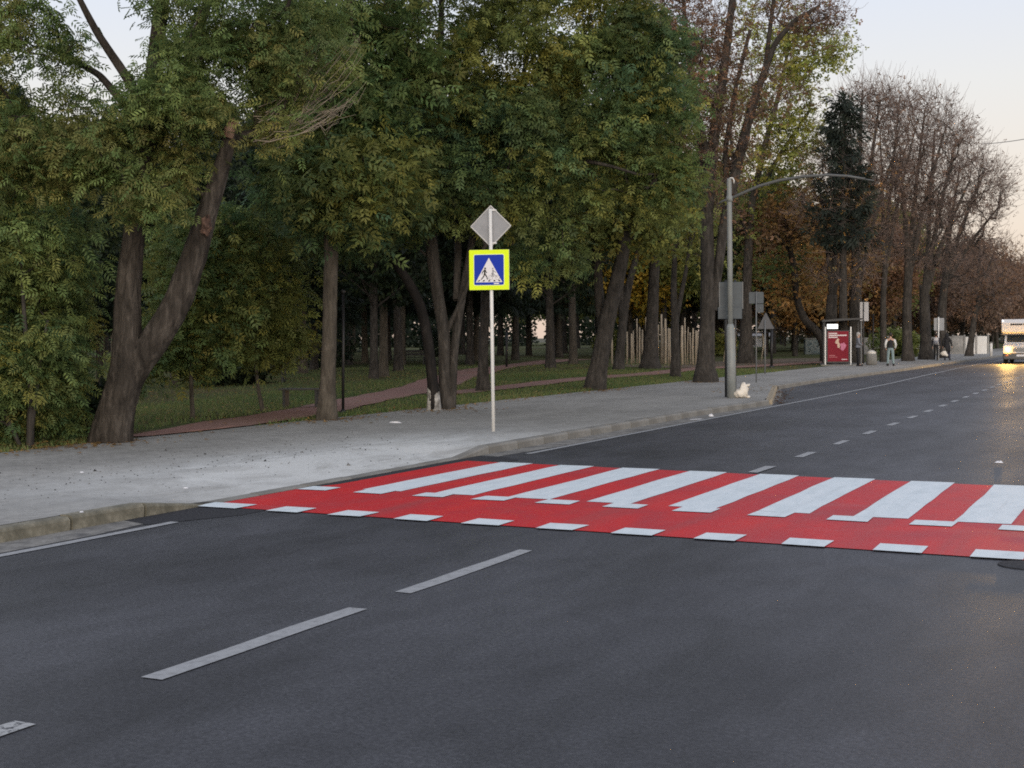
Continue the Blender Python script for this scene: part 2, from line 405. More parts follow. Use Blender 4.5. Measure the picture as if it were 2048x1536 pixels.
def ribbon(name, pts, wd, m, parent, dz=.02):
    pts = np.array(pts, float); seg = []; PATHS.append((pts, np.mean(wd) / 2))
    for a, b in zip(pts[:-1], pts[1:]):
        k = max(2, int(np.linalg.norm(b - a) / .8))
        seg += [a + (b - a) * t for t in np.linspace(0, 1, k, endpoint=False)]
    seg.append(pts[-1]); P = np.array(seg)
    for _ in range(6): P[1:-1] = (P[:-2] + 2 * P[1:-1] + P[2:]) / 4
    T = np.gradient(P, axis=0); T /= np.linalg.norm(T, axis=1)[:, None] + 1e-9; N = np.stack([-T[:, 1], T[:, 0]], 1)
    V = []; 
    for i, p in enumerate(P):
        ww = np.interp(i / len(P), np.linspace(0, 1, len(wd)), wd)
        for s in np.linspace(-1, 1, 7):
            q = p + N[i] * s * (ww / 2 + (.06 * math.sin(i * 1.7 + s) if abs(s) == 1 else 0)); q[0] = min(q[0], BACK - .01)
            V.append((q[0], q[1], hill(q[0], q[1]) + dz))
    idx = np.arange(len(P) * 7).reshape(-1, 7)
    q = np.stack([idx[:-1, :-1], idx[:-1, 1:], idx[1:, 1:], idx[1:, :-1]], -1).reshape(-1, 4)
    return struct(name, npmesh(name, V, q, mat=m), parent)
PATHS = []
def gp(l): return [G(x, y, .13)[:2] for x, y in l]
ribbon('red_path', gp([(330, 874), (420, 852), (600, 829), (730, 800), (860, 776), (955, 745), (1044, 729), (1164, 719)]), [1.3, 1.6, 1.9, 2.0, 2.2], M_path, None)
ribbon('branch_path', gp([(880, 790), (914, 787), (1027, 775), (1147, 762), (1300, 752), (1393, 740), (1500, 734), (1608, 727), (1700, 722)]), [1.0, 1.2, 1.5, 1.7, 1.8], M_path, None, .026)
ribbon('bare_ground', gp([(1215, 735), (1330, 737), (1450, 726), (1560, 720), (1660, 716)]), [4, 7, 9, 8, 4], M_soil, None, .014)

# ------------------------------------------------------------------ road paint (parts of the road)
patch_pts = [(KX + .01, 10.25), (-8.66, 10.05), (-8.52, 11.02), (-8.60, 17.2), (-8.36, 17.3), (KX + .01, 17.55)]
sheet('asphalt_patch', [(KX, 10.1), (-8.62, 9.95), (-8.2, 10.85), (-8.2, 17.25), (-8.55, 17.6), (KX, 17.7)], .004, M_patch, road)
def ysk(x, a, b): return a + (b - a) * (x + 8.5) / 7.0          # rows run very slightly askew
sheet('red_crossing_paint', [(-9.0, 11.30), (-9.0, 13.0), (-8.83, 13.6), (-8.80, 16.83), (-8.5, 16.80), (-.15, ysk(-.15, 16.74, 16.22)), (-.15, ysk(-.15, 11.16, 10.98))], .008, M_red, road)
def mark(name, x0, x1, y0, y1, m, z, jit=.012):
    j = lambda: random.uniform(-jit, jit)
    k = max(1, int((y1 - y0) / .5)); L = []; Rr = []
    for i in range(k + 1):
        y = y0 + (y1 - y0) * i / k; L.append((x0 + j(), y + (j() if i in (0, k) else 0), z)); Rr.append((x1 + j(), y + (j() if i in (0, k) else 0), z))
    V = L + Rr; q = [(i, k + 1 + i, k + 2 + i, i + 1) for i in range(k)]
    return link(name, npmesh(name, V, q, mat=m), road)
for i in range(9):
    x = -8.25 + .9355 * i; mark('zebra_stripe', x, x + .50, ysk(x, 13.20, 12.96), ysk(x, 16.79, 16.30), M_white, .012)
for i in range(12):
    x = -8.94 + .766 * i if i else -8.96
    mark('middle_square', x, x + .375, ysk(x, 12.88, 12.56), ysk(x, 13.21, 12.90), M_white, .016)
for i in range(12):
    x = -8.90 + .7585 * i
    mark('outer_square', x - (.15 if i == 0 else 0), x + .375, ysk(x, 11.17, 10.96), ysk(x, 11.53, 11.33), M_white, .016)
mark('lane_dash', -4.74, -4.60, 2.4, 4.55, M_bad, .006)
mark('lane_dash', -4.74, -4.60, 5.42, 7.38, M_worn, .006)
mark('lane_dash', -4.73, -4.60, 7.95, 9.96, M_worn, .006)
for i in range(20):
    y = 16.66 + 2.395 * i; xx = -4.70 - max(0, y - 25) * .012
    mark('lane_dash', xx, xx + .13, y, y + .88, M_worn, .012 if i == 0 else .006)
mark('edge_line', -8.54, -8.43, -5, 10.2, M_worn, .006, .008)
yy = [18.2, 28, 38, 49, 58, 70, 95]
xx = [-8.50, -8.49, -8.46, -8.58, -8.85, -9.1, -9.3]
for i in range(6):
    V = [(xx[i] - .05, yy[i], .006), (xx[i] + .06, yy[i], .006), (xx[i + 1] + .06, yy[i + 1], .006), (xx[i + 1] - .05, yy[i + 1], .006)]
    link('edge_line', npmesh('edge_line', V, [(0, 1, 2, 3)], mat=M_worn), road)
sheet('gutter_strip', [(KX, -10), (-8.62, -10), (-8.6, 9.2), (-8.72, 10.3), (KX, 10.3)], .003, M_gutter, road)
sheet('gutter_strip', [(KX, 17.3), (-8.72, 17.6), (-8.58, 20), (-8.58, 32.5), (-9.6, 37.5), (-10.9, 42.5), (-11.1, 42.5), (-8.8, 33.2), (KX, 28)], .003, M_gutter, road)
# a small patch of dark asphalt at the edge of the crossing
mc = MB(); c0 = G(2043, 1131)
mc.prism([(.22 * math.cos(t), .20 * math.sin(t)) for t in np.linspace(0, 2 * math.pi, 25)[:-1]], (c0[0] + .05, c0[1], .001), np.eye(3), .008)
link('dark_asphalt_spot', mc.mesh('dark_asphalt_spot', M_patch), road)

# kerb: single stones
kerb = meta(link('kerb', None), None, None, None, 'structure')
def kerb_stone(y0, y1, x0, x1, m):
    a = np.array([x0, y0]); b = np.array([x1, y1]); t = unit(b - a); a = a + t * .016; b = b - t * .016
    nrm = np.array([-t[1], t[0]]); V = []; j = random.uniform(-.006, .006); jx = random.uniform(-.005, .005)
    for p, yv in ((a, y0), (b, y1)):
        h = kerb_h(yv) + j
        for off, z in ((0, -.1), (0, max(.008, h - .03)), (.012, max(.012, h - .012)), (.03, h), (.15, h + .002), (.15, -.1)):
            q = p + nrm * (off + jx); V.append((q[0], q[1], z))
    f = [(i, i + 6, i + 7, i + 1) for i in range(5)] + [(0, 1, 2, 3, 4, 5), (11, 10, 9, 8, 7, 6)]
    me = bpy.data.meshes.new('kerb_stone'); c = np.mean(V, 0); me.from_pydata([tuple(np.array(v) - c) for v in V], [], f); me.materials.append(m)
    link('kerb_stone', me, kerb, c)
y = 1.4
while y < 33.0:
    y1 = y + (1.0 if y < 10.3 or y > 17.9 else .95)
    kerb_stone(y, min(y1, 33.2), front(y), front(min(y1, 33.2)), M_kerb if y < 11.2 else M_kerb2); y = y1
yj = np.linspace(33.2, 42.4, 10)
for a, b in zip(yj[:-1], yj[1:]): kerb_stone(a, b, front(a), front(b), M_kerb3)
yj = np.arange(42.4, 190, 2.4)
for a, b in zip(yj[:-1], yj[1:]): kerb_stone(a, b, front(a), front(b), M_kerb2)
M_void = mat('joint_dirt', (.03, .028, .024), .95)
mb = MB()
yy = np.arange(-4, 100, 1.0)
for a, b in zip(yy[:-1], yy[1:]):
    xa, xb = front(a), front(b)
    mb.add([(xa - .035, a, -.05), (xb - .035, b, -.05), (xb - .035, b, kerb_h(b) - .02), (xa - .035, a, kerb_h(a) - .02), (xa - .15, a, kerb_h(a) - .02), (xb - .15, b, kerb_h(b) - .02)],
           [(0, 1, 2, 3), (3, 2, 5, 4)])
link('kerb_joint', mb.mesh('kerb_joint', M_void), kerb)

# ------------------------------------------------------------------ trees
def rand_dirs(n):
    v = rng.normal(size=(n, 3)); return v / np.linalg.norm(v, axis=1)[:, None]
def tubes_np(P, Rd, sides):
    """P (N,k,3), Rd (N,k) -> verts, quads of N open tubes."""
    P = np.asarray(P, float); Nn, k, _ = P.shape
    T = np.gradient(P, axis=1); T /= np.linalg.norm(T, axis=2, keepdims=True) + 1e-9
    t0 = T.mean(1); t0 /= np.linalg.norm(t0, axis=1, keepdims=True) + 1e-9
    ref = np.where(np.abs(t0[:, 2:3]) < .8, np.array([[0, 0, 1.]]), np.array([[1., .2, 0]]))
    A = np.cross(T, np.repeat(ref[:, None], k, 1)); A /= np.linalg.norm(A, axis=2, keepdims=True) + 1e-9
    B = np.cross(T, A)
    th = np.arange(sides) / sides * 2 * math.pi
    V = P[:, :, None] + Rd[:, :, None, None] * (np.cos(th)[None, None, :, None] * A[:, :, None] + np.sin(th)[None, None, :, None] * B[:, :, None])
    idx = np.arange(Nn * k * sides).reshape(Nn, k, sides); nx = np.roll(idx, -1, 2)
    q = np.stack([idx[:, :-1], nx[:, :-1], nx[:, 1:], idx[:, 1:]], -1).reshape(-1, 4)
    return V.reshape(-1, 3), q
def join(parts):
    V = []; Q = []; o = 0
    for v, q in parts: V.append(v); Q.append(q + o); o += len(v)
    return np.concatenate(V), np.concatenate(Q)
def smooth_line(pts, rad, step):
    pts = np.array(pts, float); rad = np.array(rad, float)
    d = np.concatenate([[0], np.cumsum(np.linalg.norm(np.diff(pts, axis=0), axis=1))]); n = max(4, int(d[-1] / step))
    t = np.linspace(0, d[-1], n); P = np.stack([np.interp(t, d, pts[:, i]) for i in range(3)], 1); r = np.interp(t, d, rad)
    for _ in range(max(2, int(.5 / step))): P[1:-1] = (P[:-2] + 2 * P[1:-1] + P[2:]) / 4; r[1:-1] = (r[:-2] + 2 * r[1:-1] + r[2:]) / 4
    return P, r
def trunk_tube(P, r, sides, rough=.06, flare=None):
    """One stem with an uneven bark outline; closed at the top."""
    k = len(P); V, q = tubes_np(P[None], r[None], sides)
    V = V.reshape(k, sides, 3); C = P[:, None]; th = np.arange(sides)
    ridge = rng.normal(size=(sides,)) * .5; nz = np.zeros((k, sides)); cur = ridge.copy()
    for i in range(k):
        cur = .86 * cur + .5 * rng.normal(size=sides); nz[i] = cur
    low = sum(np.sin(th / sides * 2 * math.pi * f + rng.uniform(0, 6)) for f in (2, 3))[None] * .5
    s = 1 + rough * nz * .6 + rough * low * (1 + 1.5 * np.exp(-np.arange(k) / 6.0))[:, None]
    V = C + (V - C) * s[..., None]
    V = V.reshape(-1, 3); V = np.concatenate([V, P[-1:]]); top = len(V) - 1; o = (k - 1) * sides
    capq = np.array([[o + i, o + (i + 1) % sides, top, top] for i in range(sides)])
    return V, q, np.array([[a, b, c] for a, b, c, _ in capq])

TPL = {}
def template(kind):
    """Leaf spray: verts (m,4,3) of rhombic leaflets along +X, flat in XY (Z up)."""
    if kind in TPL: return TPL[kind]
    L = []
    def leaflet(x, y, ang, ln, wd, z=0, dz=0):
        c, s = math.cos(ang), math.sin(ang)
        pts = [(0, 0, 0), (ln * .45, wd / 2, .006), (ln, 0, dz), (ln * .45, -wd / 2, .006)]
        L.append([(x + c * a - s * b, y + s * a + c * b, z + zz) for a, b, zz in pts])
    if kind == 'pinnate':                   # ash-like compound leaf, 30 cm
        for x in (.06, .13, .20, .26):
            for s in (-1, 1): leaflet(x, 0, s * 1.0, .115, .036, 0, -.025)
        leaflet(.28, 0, 0, .11, .036, 0, -.02)
    elif kind == 'pinnate5':
        for x in (.07, .17, .26):
            for s in (-1, 1): leaflet(x, 0, s * .95, .15, .055, 0, -.03)
        leaflet(.27, 0, 0, .15, .055, 0, -.03)
    elif kind == 'broad':                   # a few broad leaves on a twig end
        r = random.Random(3)
        for i in range(5): leaflet(r.uniform(0, .2), r.uniform(-.08, .08), r.uniform(-1.6, 1.6), .14, .10, r.uniform(-.05, .05), -.03)
    elif kind == 'small':
        r = random.Random(5)
        for i in range(4): leaflet(r.uniform(0, .2), r.uniform(-.08, .08), r.uniform(-1.6, 1.6), .11, .06, r.uniform(-.05, .05), -.03)
    elif kind == 'far':
        r = random.Random(4)
        for i in range(3): leaflet(r.uniform(-.1, .15), r.uniform(-.2, .2), r.uniform(-2.4, 2.4), .36, .20, r.uniform(-.1, .1), -.06)
    elif kind == 'needle':                  # drooping conifer spray
        r = random.Random(6)
        for i in range(4): leaflet(i * .12, 0, (-1) ** i * .7, .42, .12, 0, -.16)
        leaflet(.4, 0, 0, .4, .12, 0, -.16)
    TPL[kind] = np.array(L); return TPL[kind]
def sprays(pos, dirs, roll, scale, kind, tint):
    """Leaf sprays at pos pointing along dirs."""
    T = template(kind); m = len(T); N = len(pos)
    X = dirs / (np.linalg.norm(dirs, axis=1)[:, None] + 1e-9)
    Z = np.array([[0, 0, 1.]]) + rng.normal(scale=roll, size=(N, 3)); Y = np.cross(Z, X); Y /= np.linalg.norm(Y, axis=1)[:, None] + 1e-9
    Z = np.cross(X, Y)
    t = T.reshape(1, -1, 3) * scale[:, None, None]
    V = pos[:, None] + t[..., 0:1] * X[:, None] + t[..., 1:2] * Y[:, None] + t[..., 2:3] * Z[:, None]
    V = V.reshape(-1, 3); q = np.arange(len(V)).reshape(-1, 4)
    leafj = 1 + rng.normal(scale=.10, size=(N * m, 1)); c = np.repeat(np.repeat(tint, m, 0) * leafj, 4, 0)
    return V, q, np.clip(c, .004, .9)
GAIN = 2.4
def pal_mix(pal, pos, var=.35, freq=.8):
    """Leaf colours: species palette, drifting slowly through the crown plus leaf-to-leaf scatter."""
    pal = np.array(pal); ph = rng.uniform(0, 6, 6)
    f = (np.sin(pos[:, 0] * freq + ph[0]) * np.sin(pos[:, 1] * freq * .9 + ph[1]) + np.sin(pos[:, 2] * freq * 1.4 + ph[2]) * np.sin(pos[:, 0] * freq * .6 + ph[3])) * .5
    u = np.clip(.5 + .42 * f + rng.normal(scale=var * .55, size=len(pos)), 0, .999) * (len(pal) - 1)
    i = u.astype(int); fr = (u - i)[:, None]
    return (pal[i] * (1 - fr) + pal[np.minimum(i + 1, len(pal) - 1)] * fr) * GAIN
GREEN = [(0.0263, 0.0497, 0.0242), (0.0439, 0.0734, 0.0293), (0.0636, 0.0886, 0.0293), (0.09, 0.1015, 0.0293), (0.1427, 0.121, 0.0275)]
DEEP = [(0.022, 0.0445, 0.0259), (0.0329, 0.0593, 0.0294), (0.0483, 0.0762, 0.0294), (0.0725, 0.0889, 0.0276), (0.1208, 0.1143, 0.0259)]
ASH = [(0.0374, 0.066, 0.0303), (0.0527, 0.0858, 0.0321), (0.0703, 0.099, 0.0321), (0.0933, 0.1078, 0.0321), (0.115, 0.1, 0.033)]
OLIVE = [(0.0474, 0.0657, 0.0232), (0.0716, 0.088, 0.0268), (0.0968, 0.106, 0.0303), (0.1474, 0.1325, 0.0268)]
LIME = [(.08, .105, .030), (.115, .135, .034), (.16, .16, .038), (.19, .145, .04)]
GOLD = [(0.081, 0.0832, 0.02), (0.135, 0.1105, 0.02), (0.2025, 0.1365, 0.018), (0.2295, 0.1235, 0.02)]
RUST = [(.07, .046, .032), (.098, .058, .036), (.12, .064, .035), (.085, .068, .034)]
ORANGE = [(0.0875, 0.0675, 0.0286), (0.1438, 0.085, 0.033), (0.1875, 0.1, 0.033), (0.1, 0.095, 0.033)]
BROWN = [(.075, .056, .044), (.098, .068, .050), (.12, .075, .050)]
DARK = [(.006, .010, .006), (.009, .015, .008), (.015, .021, .010)]  # background leaves, colour darkened to carry the shade deep in the wood
SPRUCE = [(0.0092, 0.0132, 0.0102), (0.0138, 0.0187, 0.0136), (0.0196, 0.0242, 0.017)]

def ellipsoid_pts(n, c, r, shell=.35):
    d = rand_dirs(n); u = rng.uniform(shell, 1, n) ** (1 / 2.2)
    return c + d * u[:, None] * r
def grow(stems, srads, centres, up=.15, k=6):
    """Joins every cluster centre to the nearest suitable wood. Returns branch polylines with radii."""
    pos = np.concatenate(stems); tan = np.concatenate([np.gradient(s, axis=0) for s in stems]); tan /= np.linalg.norm(tan, axis=1)[:, None] + 1e-9
    ns = len(pos); rs = np.concatenate(srads); parent = list(range(ns)); par = np.full(ns, -1)
    order = np.argsort([np.min(np.linalg.norm(pos - c, axis=1)) for c in centres])
    cap = ns + len(centres) * (k - 1); PP = np.zeros((cap, 3)); TT = np.zeros((cap, 3)); PR = np.full(cap, -1); PP[:ns] = pos; TT[:ns] = tan
    n = ns; polys = []; ids = []
    for ci in order:
        c = centres[ci]; d = c - PP[:n]; L = np.linalg.norm(d, axis=1) + 1e-6
        cost = L * (1.35 - .55 * (d[:, 2] / L) - .25 * np.einsum('ij,ij->i', d, TT[:n]) / L)
        j = int(np.argmin(cost)); p0 = PP[j]; l = L[j]
        al = max(0.0, float(TT[j] @ d[j]) / l)
        ctrl = p0 + (TT[j] * .34 * al + np.array([0, 0, up])) * l + rng.normal(scale=.05, size=3) * l
        t = np.linspace(0, 1, k)[:, None]; Q = (1 - t) ** 2 * p0 + 2 * t * (1 - t) * ctrl + t ** 2 * c
        Q[1:-1] += rng.normal(scale=.025 * l, size=(k - 2, 3))
        prev = j; idl = [j]
        for i in range(1, k):
            PP[n] = Q[i]; TT[n] = unit(Q[i] - Q[i - 1]); PR[n] = prev; prev = n; idl.append(n); n += 1
        polys.append(Q); ids.append(idl)
    tips = np.zeros(n); 
    for idl in ids: tips[idl[-1]] += 1
    for i in range(n - 1, ns - 1, -1): tips[PR[i]] += tips[i] if PR[i] >= ns else 0
    return np.array(polys), np.array(ids), tips, ns, rs

def build_tree(name, label, base, stems, blobs, n_cl, leaf=None, pal=None, per=18, sig=.45, lscale=1.0, bmat=None, rtip=.008,
               group=None, droop=.35, twigs=0, tw_len=.9, holes=(), gap=0.0, tw_mat=None, tw_r=.006, sides=14, step=.2, rough=.06, parent_cat='tree', up=.15, crown_name='crown', tw_up=.6, roll=.5, maxr=.09):
    """stems: list of [(world point, radius) ...]; blobs: list of (centre, radii, weight[, palette])."""
    base = np.asarray(base, float); root = thing(name, label, parent_cat, base, group)
    SP = []; SR = []
    for st in stems:
        P, r = smooth_line([a for a, b in st], [b for a, b in st], step); SP.append(P); SR.append(r)
    V = []; Q = []; T = []; o = 0
    for P, r in zip(SP, SR):
        v, q, t = trunk_tube(P, r, sides, rough); V.append(v); Q.append(q + o); T.append(t + o); o += len(v)
    link('trunk', npmesh('trunk', np.concatenate(V) - base, np.concatenate(Q), np.concatenate(T), bmat or M_bark2, True), root)
    if not blobs: return root
    ws = np.array([b[2] for b in blobs], float); ws /= ws.sum(); C = []; CP = []
    for b, wv in zip(blobs, ws):
        m = max(1, int(round(n_cl * wv))); C.append(ellipsoid_pts(m, np.asarray(b[0]), np.asarray(b[1]))); CP += [b[3] if len(b) > 3 else pal] * m
    C = np.concatenate(C)
    keep = C[:, 2] > .25
    if gap:
        a_ = rng.uniform(0, 6.28, 6); k_ = 2.6
        f_ = np.sin(C[:, 0] * k_ + a_[0]) * np.sin(C[:, 1] * k_ + a_[1]) + np.sin(C[:, 2] * k_ * 1.25 + a_[2]) * np.sin((C[:, 0] + C[:, 1]) * k_ * .6 + a_[3])
        keep &= f_ > np.quantile(f_, gap)
    for hx, hy, hr in holes:
        dv = C - CAM; dz = dv @ FWD; keep &= np.hypot(1024 + F * (dv @ RGT) / dz - hx, 768 - F * (dv @ UP) / dz - hy) > hr
    C = C[keep]; CP = [p for p, kk in zip(CP, keep) if kk]
    polys, ids, tips, ns, rs = grow(SP, SR, C, up)
    rad = np.zeros(ids.shape)
    for i in range(ids.shape[0]):
        tt = np.maximum(tips[ids[i]], 1); tt[0] = tt[1]
        rad[i] = np.clip(rtip * tt ** .55, rtip, maxr)
        if ids[i, 0] < ns: rad[i] = np.minimum(rad[i], max(.012, rs[ids[i, 0]] * .75))
    v, q = tubes_np(polys, rad, 5); link('branches', npmesh('branches', v - base, q, mat=bmat or M_bark2, smooth=True), root)['kind'] = 'stuff'
    if twigs:
        N = len(C) * twigs; st = np.repeat(C, twigs, 0) + rng.normal(scale=.12, size=(N, 3))
        cen = C.mean(0); o_ = np.repeat(C - cen, twigs, 0); o_ /= np.linalg.norm(o_, axis=1)[:, None] + 1e-9
        d = o_ * .7 + rand_dirs(N) * .95; d /= np.linalg.norm(d, axis=1)[:, None]
        L = rng.uniform(.45, 1.0, N)[:, None] * tw_len
        p1 = st + d * L * .4 + rng.normal(scale=.04, size=(N, 3)); p2 = p1 + (d + np.array([0, 0, tw_up * .5])) * L * .35; p3 = p2 + (d * .6 + np.array([0, 0, tw_up])) * L * .35
        P = np.stack([st, p1, p2, p3], 1); rr = np.array([[1.0, .8, .6, .35]]) * tw_r * np.ones((N, 1))
        v, q = tubes_np(P, rr, 3); link('twigs', npmesh('twigs', v - base, q, mat=tw_mat or M_twig, smooth=True), root)['kind'] = 'stuff'
    if leaf:
        Vs = []; Qs = []; Ts = []; o = 0
        pals = {}
        for i, p in enumerate(CP): pals.setdefault(id(p), (p, []))[1].append(i)
        for p, ii in pals.values():
            cc = C[ii]; N = len(cc) * per
            pos = np.repeat(cc, per, 0) + rng.normal(size=(N, 3)) * np.array([sig, sig, sig * .7])
            d = rand_dirs(N) * np.array([1, 1, .5]) + np.array([0, 0, -droop])
            cv = np.exp(rng.normal(scale=.22, size=(len(cc), 1)))
            cl = (np.repeat(pal_mix(p, cc, .55), per, 0) * .6 + pal_mix(p, pos, .35) * .4) * np.repeat(cv, per, 0)
            v, q, t = sprays(pos, d, roll, rng.uniform(.75, 1.25, N) * lscale, leaf, cl)
            Vs.append(v); Qs.append(q + o); Ts.append(t); o += len(v)
        v = np.concatenate(Vs); low = v[:, 2] < .14; v[low, 2] = .14 + rng.uniform(0, .05, low.sum())
        link(crown_name, npmesh(crown_name, v - base, np.concatenate(Qs), mat=M_leaf, tint=np.concatenate(Ts)), root)
    return root

def px_stem(l, dep, dz=None):
    """[(px, py, width px[, extra depth])] -> [(point, radius)] at the tree's own distance."""
    o = []
    for t in l:
        dd = dep + (t[3] if len(t) > 3 else 0); o.append((W(t[0], t[1], dd), t[2] / F * dd / 2))
    return o
def px_blob(l, dep):
    """(px, py, rx px, ry px, extra depth, depth radius m, weight[, palette])"""
    o = []
    for t in l:
        dd = dep + t[4]; rx, ry = t[2] / F * dd, t[3] / F * dd
        hor = abs(FWD[0]), abs(FWD[1])
        o.append((W(t[0], t[1], dd), np.array([math.hypot(rx * RGT[0], t[5] * FWD[0]), math.hypot(rx * RGT[1], t[5] * FWD[1]), ry]), t[6]) + tuple(t[7:8]))
    return o
def ptree(name, label, b, stems, blobs, n_cl, **kw):
    base = G(b[0], b[1], .13); dep = depth(base)
    stems = [px_stem(s, dep) for s in stems]
    p0, r0 = stems[0][0]                       # root flare, sunk into the soil
    stems[0] = [(np.array([base[0], base[1], -.15]), r0 * 1.35), (np.array([base[0], base[1], .12]), r0 * 1.18)] + stems[0][1:]
    return build_tree(name, label, base, stems, px_blob(blobs, dep), n_cl, **kw)

# --- the great forked ash by the pavement
t1 = ptree('ash_tree', 'massive grey-barked ash forking low into two stems at the back of the pavement', (220, 884),
      [[(217, 883, 74), (232, 826, 72), (246, 776, 70), (256, 725, 64), (255, 660, 55), (255, 605, 51), (261, 540, 46), (267, 485, 41), (276, 400, 39), (288, 300, 36, .2), (310, 130, 32, .4), (330, -60, 26, .5), (340, -300, 16, .6)],
       [(248, 785, 46), (276, 728, 56), (306, 686, 58), (332, 646, 56), (356, 603, 54), (375, 550, 51), (392, 502, 48), (408, 445, 42), (424, 395, 38), (441, 342, 33), (455, 295, 29), (465, 252, 24)],
       [(284, 420, 26, .1), (300, 330, 24, .5), (345, 200, 22, 1.0), (400, 60, 18, 1.4), (450, -120, 12, 1.8)],
       [(294, 300, 24, 0), (270, 180, 20, -.5), (190, 60, 14, -.9), (120, -80, 9, -1.2)],
       [(298, 270, 20, 0), (200, 150, 14, .6), (90, 90, 9, 1.2)]],
      [(30, 120, 90, 150, -.3, 1.2, 1.2), (60, 320, 120, 90, -.6, 1.0, 1.3), (430, 140, 120, 80, .3, 1.1, 1.3), (330, 215, 90, 55, -.5, .9, .9), (590, 95, 95, 90, .2, 1.0, 1.0), (330, 30, 60, 60, .2, 1.0, .3),
       (215, 290, 80, 60, -.9, .7, .7), (295, 400, 50, 20, -1.0, .35, .22), (520, 20, 150, 70, .5, 1.5, .8), (350, 330, 35, 45, -.3, .5, .35), (520, 230, 50, 50, .1, .7, .5), (350, -290, 480, 170, 0, 3.2, 2.2), (100, 200, 50, 50, .5, .8, .2)],
      620, gap=.22, holes=[(200, 60, 60), (165, 150, 40), (285, 70, 40), (250, 170, 30), (370, 20, 25), (424, 395, 52), (441, 342, 52), (455, 295, 46), (465, 252, 36), (395, 480, 60), (286, 345, 30), (262, 500, 60)], leaf='pinnate', pal=ASH, per=30, sig=.215, lscale=.74, bmat=M_bark1, rtip=.006, sides=40, step=.05, rough=.05, droop=.5)
base = G(220, 884, .13); dep1 = depth(base)
mb = MB(); c = W(414, 452, dep1 - .20)       # burr where a limb was cut
rr_ = random.Random(2); mb.ball(c, (.085, .08, .15), 18, 14)
mb.v = [tuple(c + (np.array(v) - c) * (1 + .28 * math.sin(31 * v[0] + 17 * v[2]) * math.sin(23 * v[2] + 9 * v[0]) + rr_.uniform(-.16, .16))) for v in mb.v]
part('burr', mb, M_burr, t1, False, 'reddish burr with broken bark')
mb = MB(); mb.tube([W(455, 275, dep1 - .1), W(462, 250, dep1 - .1), W(468, 236, dep1 - .12)], [.10, .09, .03], 7); mb.tube([W(462, 262, dep1 - .1), W(478, 240, dep1 - .2)], [.05, .02], 6)
part('broken_end', mb, M_cut, t1, True, 'pale splintered wood at the end of the stub')
# bare pale sprays hanging out to the side
tw = []
for i in range(46):
    s = W(random.uniform(505, 560), random.uniform(215, 300), dep1 + random.uniform(-.1, .7)); e_ = W(random.uniform(600, 735), random.uniform(60, 240), dep1 + random.uniform(-.2, .9)); dlt = e_ - s
    sag = random.uniform(.08, .26); P6 = [s + dlt * t + np.array([0, 0, -sag * 4 * t * (1 - t)]) + rng.normal(scale=.012, size=3) for t in np.linspace(0, 1, 7)]; tw.append(P6)
    if i % 2: b0 = P6[3]; tw.append([b0 + (dlt * .5 + np.array([0, 0, random.uniform(-.25, .2)])) * t + np.array([0, 0, .10 * t * t]) for t in np.linspace(0, 1, 7)])
v, q = tubes_np(np.array(tw), np.tile([[.0075, .007, .006, .0055, .0045, .0035, .002]], (len(tw), 1)), 4)
link('bare_twigs', npmesh('bare_twigs', v - base, q, mat=M_twig_pale, smooth=True), t1)['kind'] = 'stuff'

# --- leafy saplings at the far end of the hedge-like thicket
ptree('acacia_sapling', 'dense green sapling thicket leaning over the pavement beside the forked ash', (60, 896),
      [[(60, 896, 14), (62, 800, 12), (50, 650, 9), (40, 500, 6)], [(60, 880, 10), (75, 760, 8), (95, 640, 5)], [(40, 890, 9), (-20, 760, 8), (-60, 600, 5)]],
      [(30, 520, 110, 95, .6, 1.2, 1.6), (115, 600, 30, 90, 2.2, .5, .5), (20, 680, 90, 100, .2, 1.0, 1.7), (85, 760, 40, 60, .9, .5, .6), (0, 800, 85, 55, .2, .7, 1.1), (-140, 640, 120, 230, .6, 1.2, 1.0), (90, 835, 25, 25, .9, .4, .2)],
      400, gap=.2, leaf='pinnate', pal=GREEN, per=29, sig=.19, lscale=.76, bmat=M_bark2, rtip=.005, droop=.5, sides=8)
ptree('acacia_sapling', 'dark low sapling behind the thicket whose leaves reach the ground', (90, 886),
      [[(90, 884, 10), (95, 780, 8), (100, 620, 6)]],
      [(50, 850, 70, 30, 1.6, .6, .9), (70, 700, 70, 110, 2.2, .6, 1.2), (40, 470, 110, 90, 2.2, 1, 1.0)], 150, leaf='pinnate', pal=DEEP, per=22, sig=.32, bmat=M_bark2, rtip=.005, droop=.5, sides=8)
# --- young trees on the lawn behind the ash
ptree('young_maple', 'slender young tree with olive leaves on the lawn just past the forked ash', (386, 838),
      [[(386, 838, 9), (383, 790, 8), (380, 700, 7), (385, 560, 5), (390, 470, 4)]],
      [(410, 580, 70, 80, 0, 1.4, 1.3), (375, 690, 45, 45, 0, 1.2, .6), (440, 490, 110, 70, .5, 1.4, 1.2), (320, 700, 25, 60, 0, .8, .4)], 150, leaf='pinnate5', pal=GREEN, per=28, sig=.30, lscale=.78, bmat=M_bark4, rtip=.005, sides=8)
ptree('young_maple', 'slender young tree with lighter olive leaves near the red path', (528, 823),
      [[(528, 823, 9), (516, 785, 8), (510, 700, 7), (490, 560, 5), (480, 480, 4)]],
      [(500, 600, 80, 90, 0, 1.5, 1.3), (520, 675, 60, 35, 0, 1.3, .8), (470, 500, 110, 70, .5, 1.4, 1.2)], 165, leaf='pinnate5', pal=OLIVE, per=28, sig=.30, lscale=.78, bmat=M_bark4, rtip=.005, sides=8)
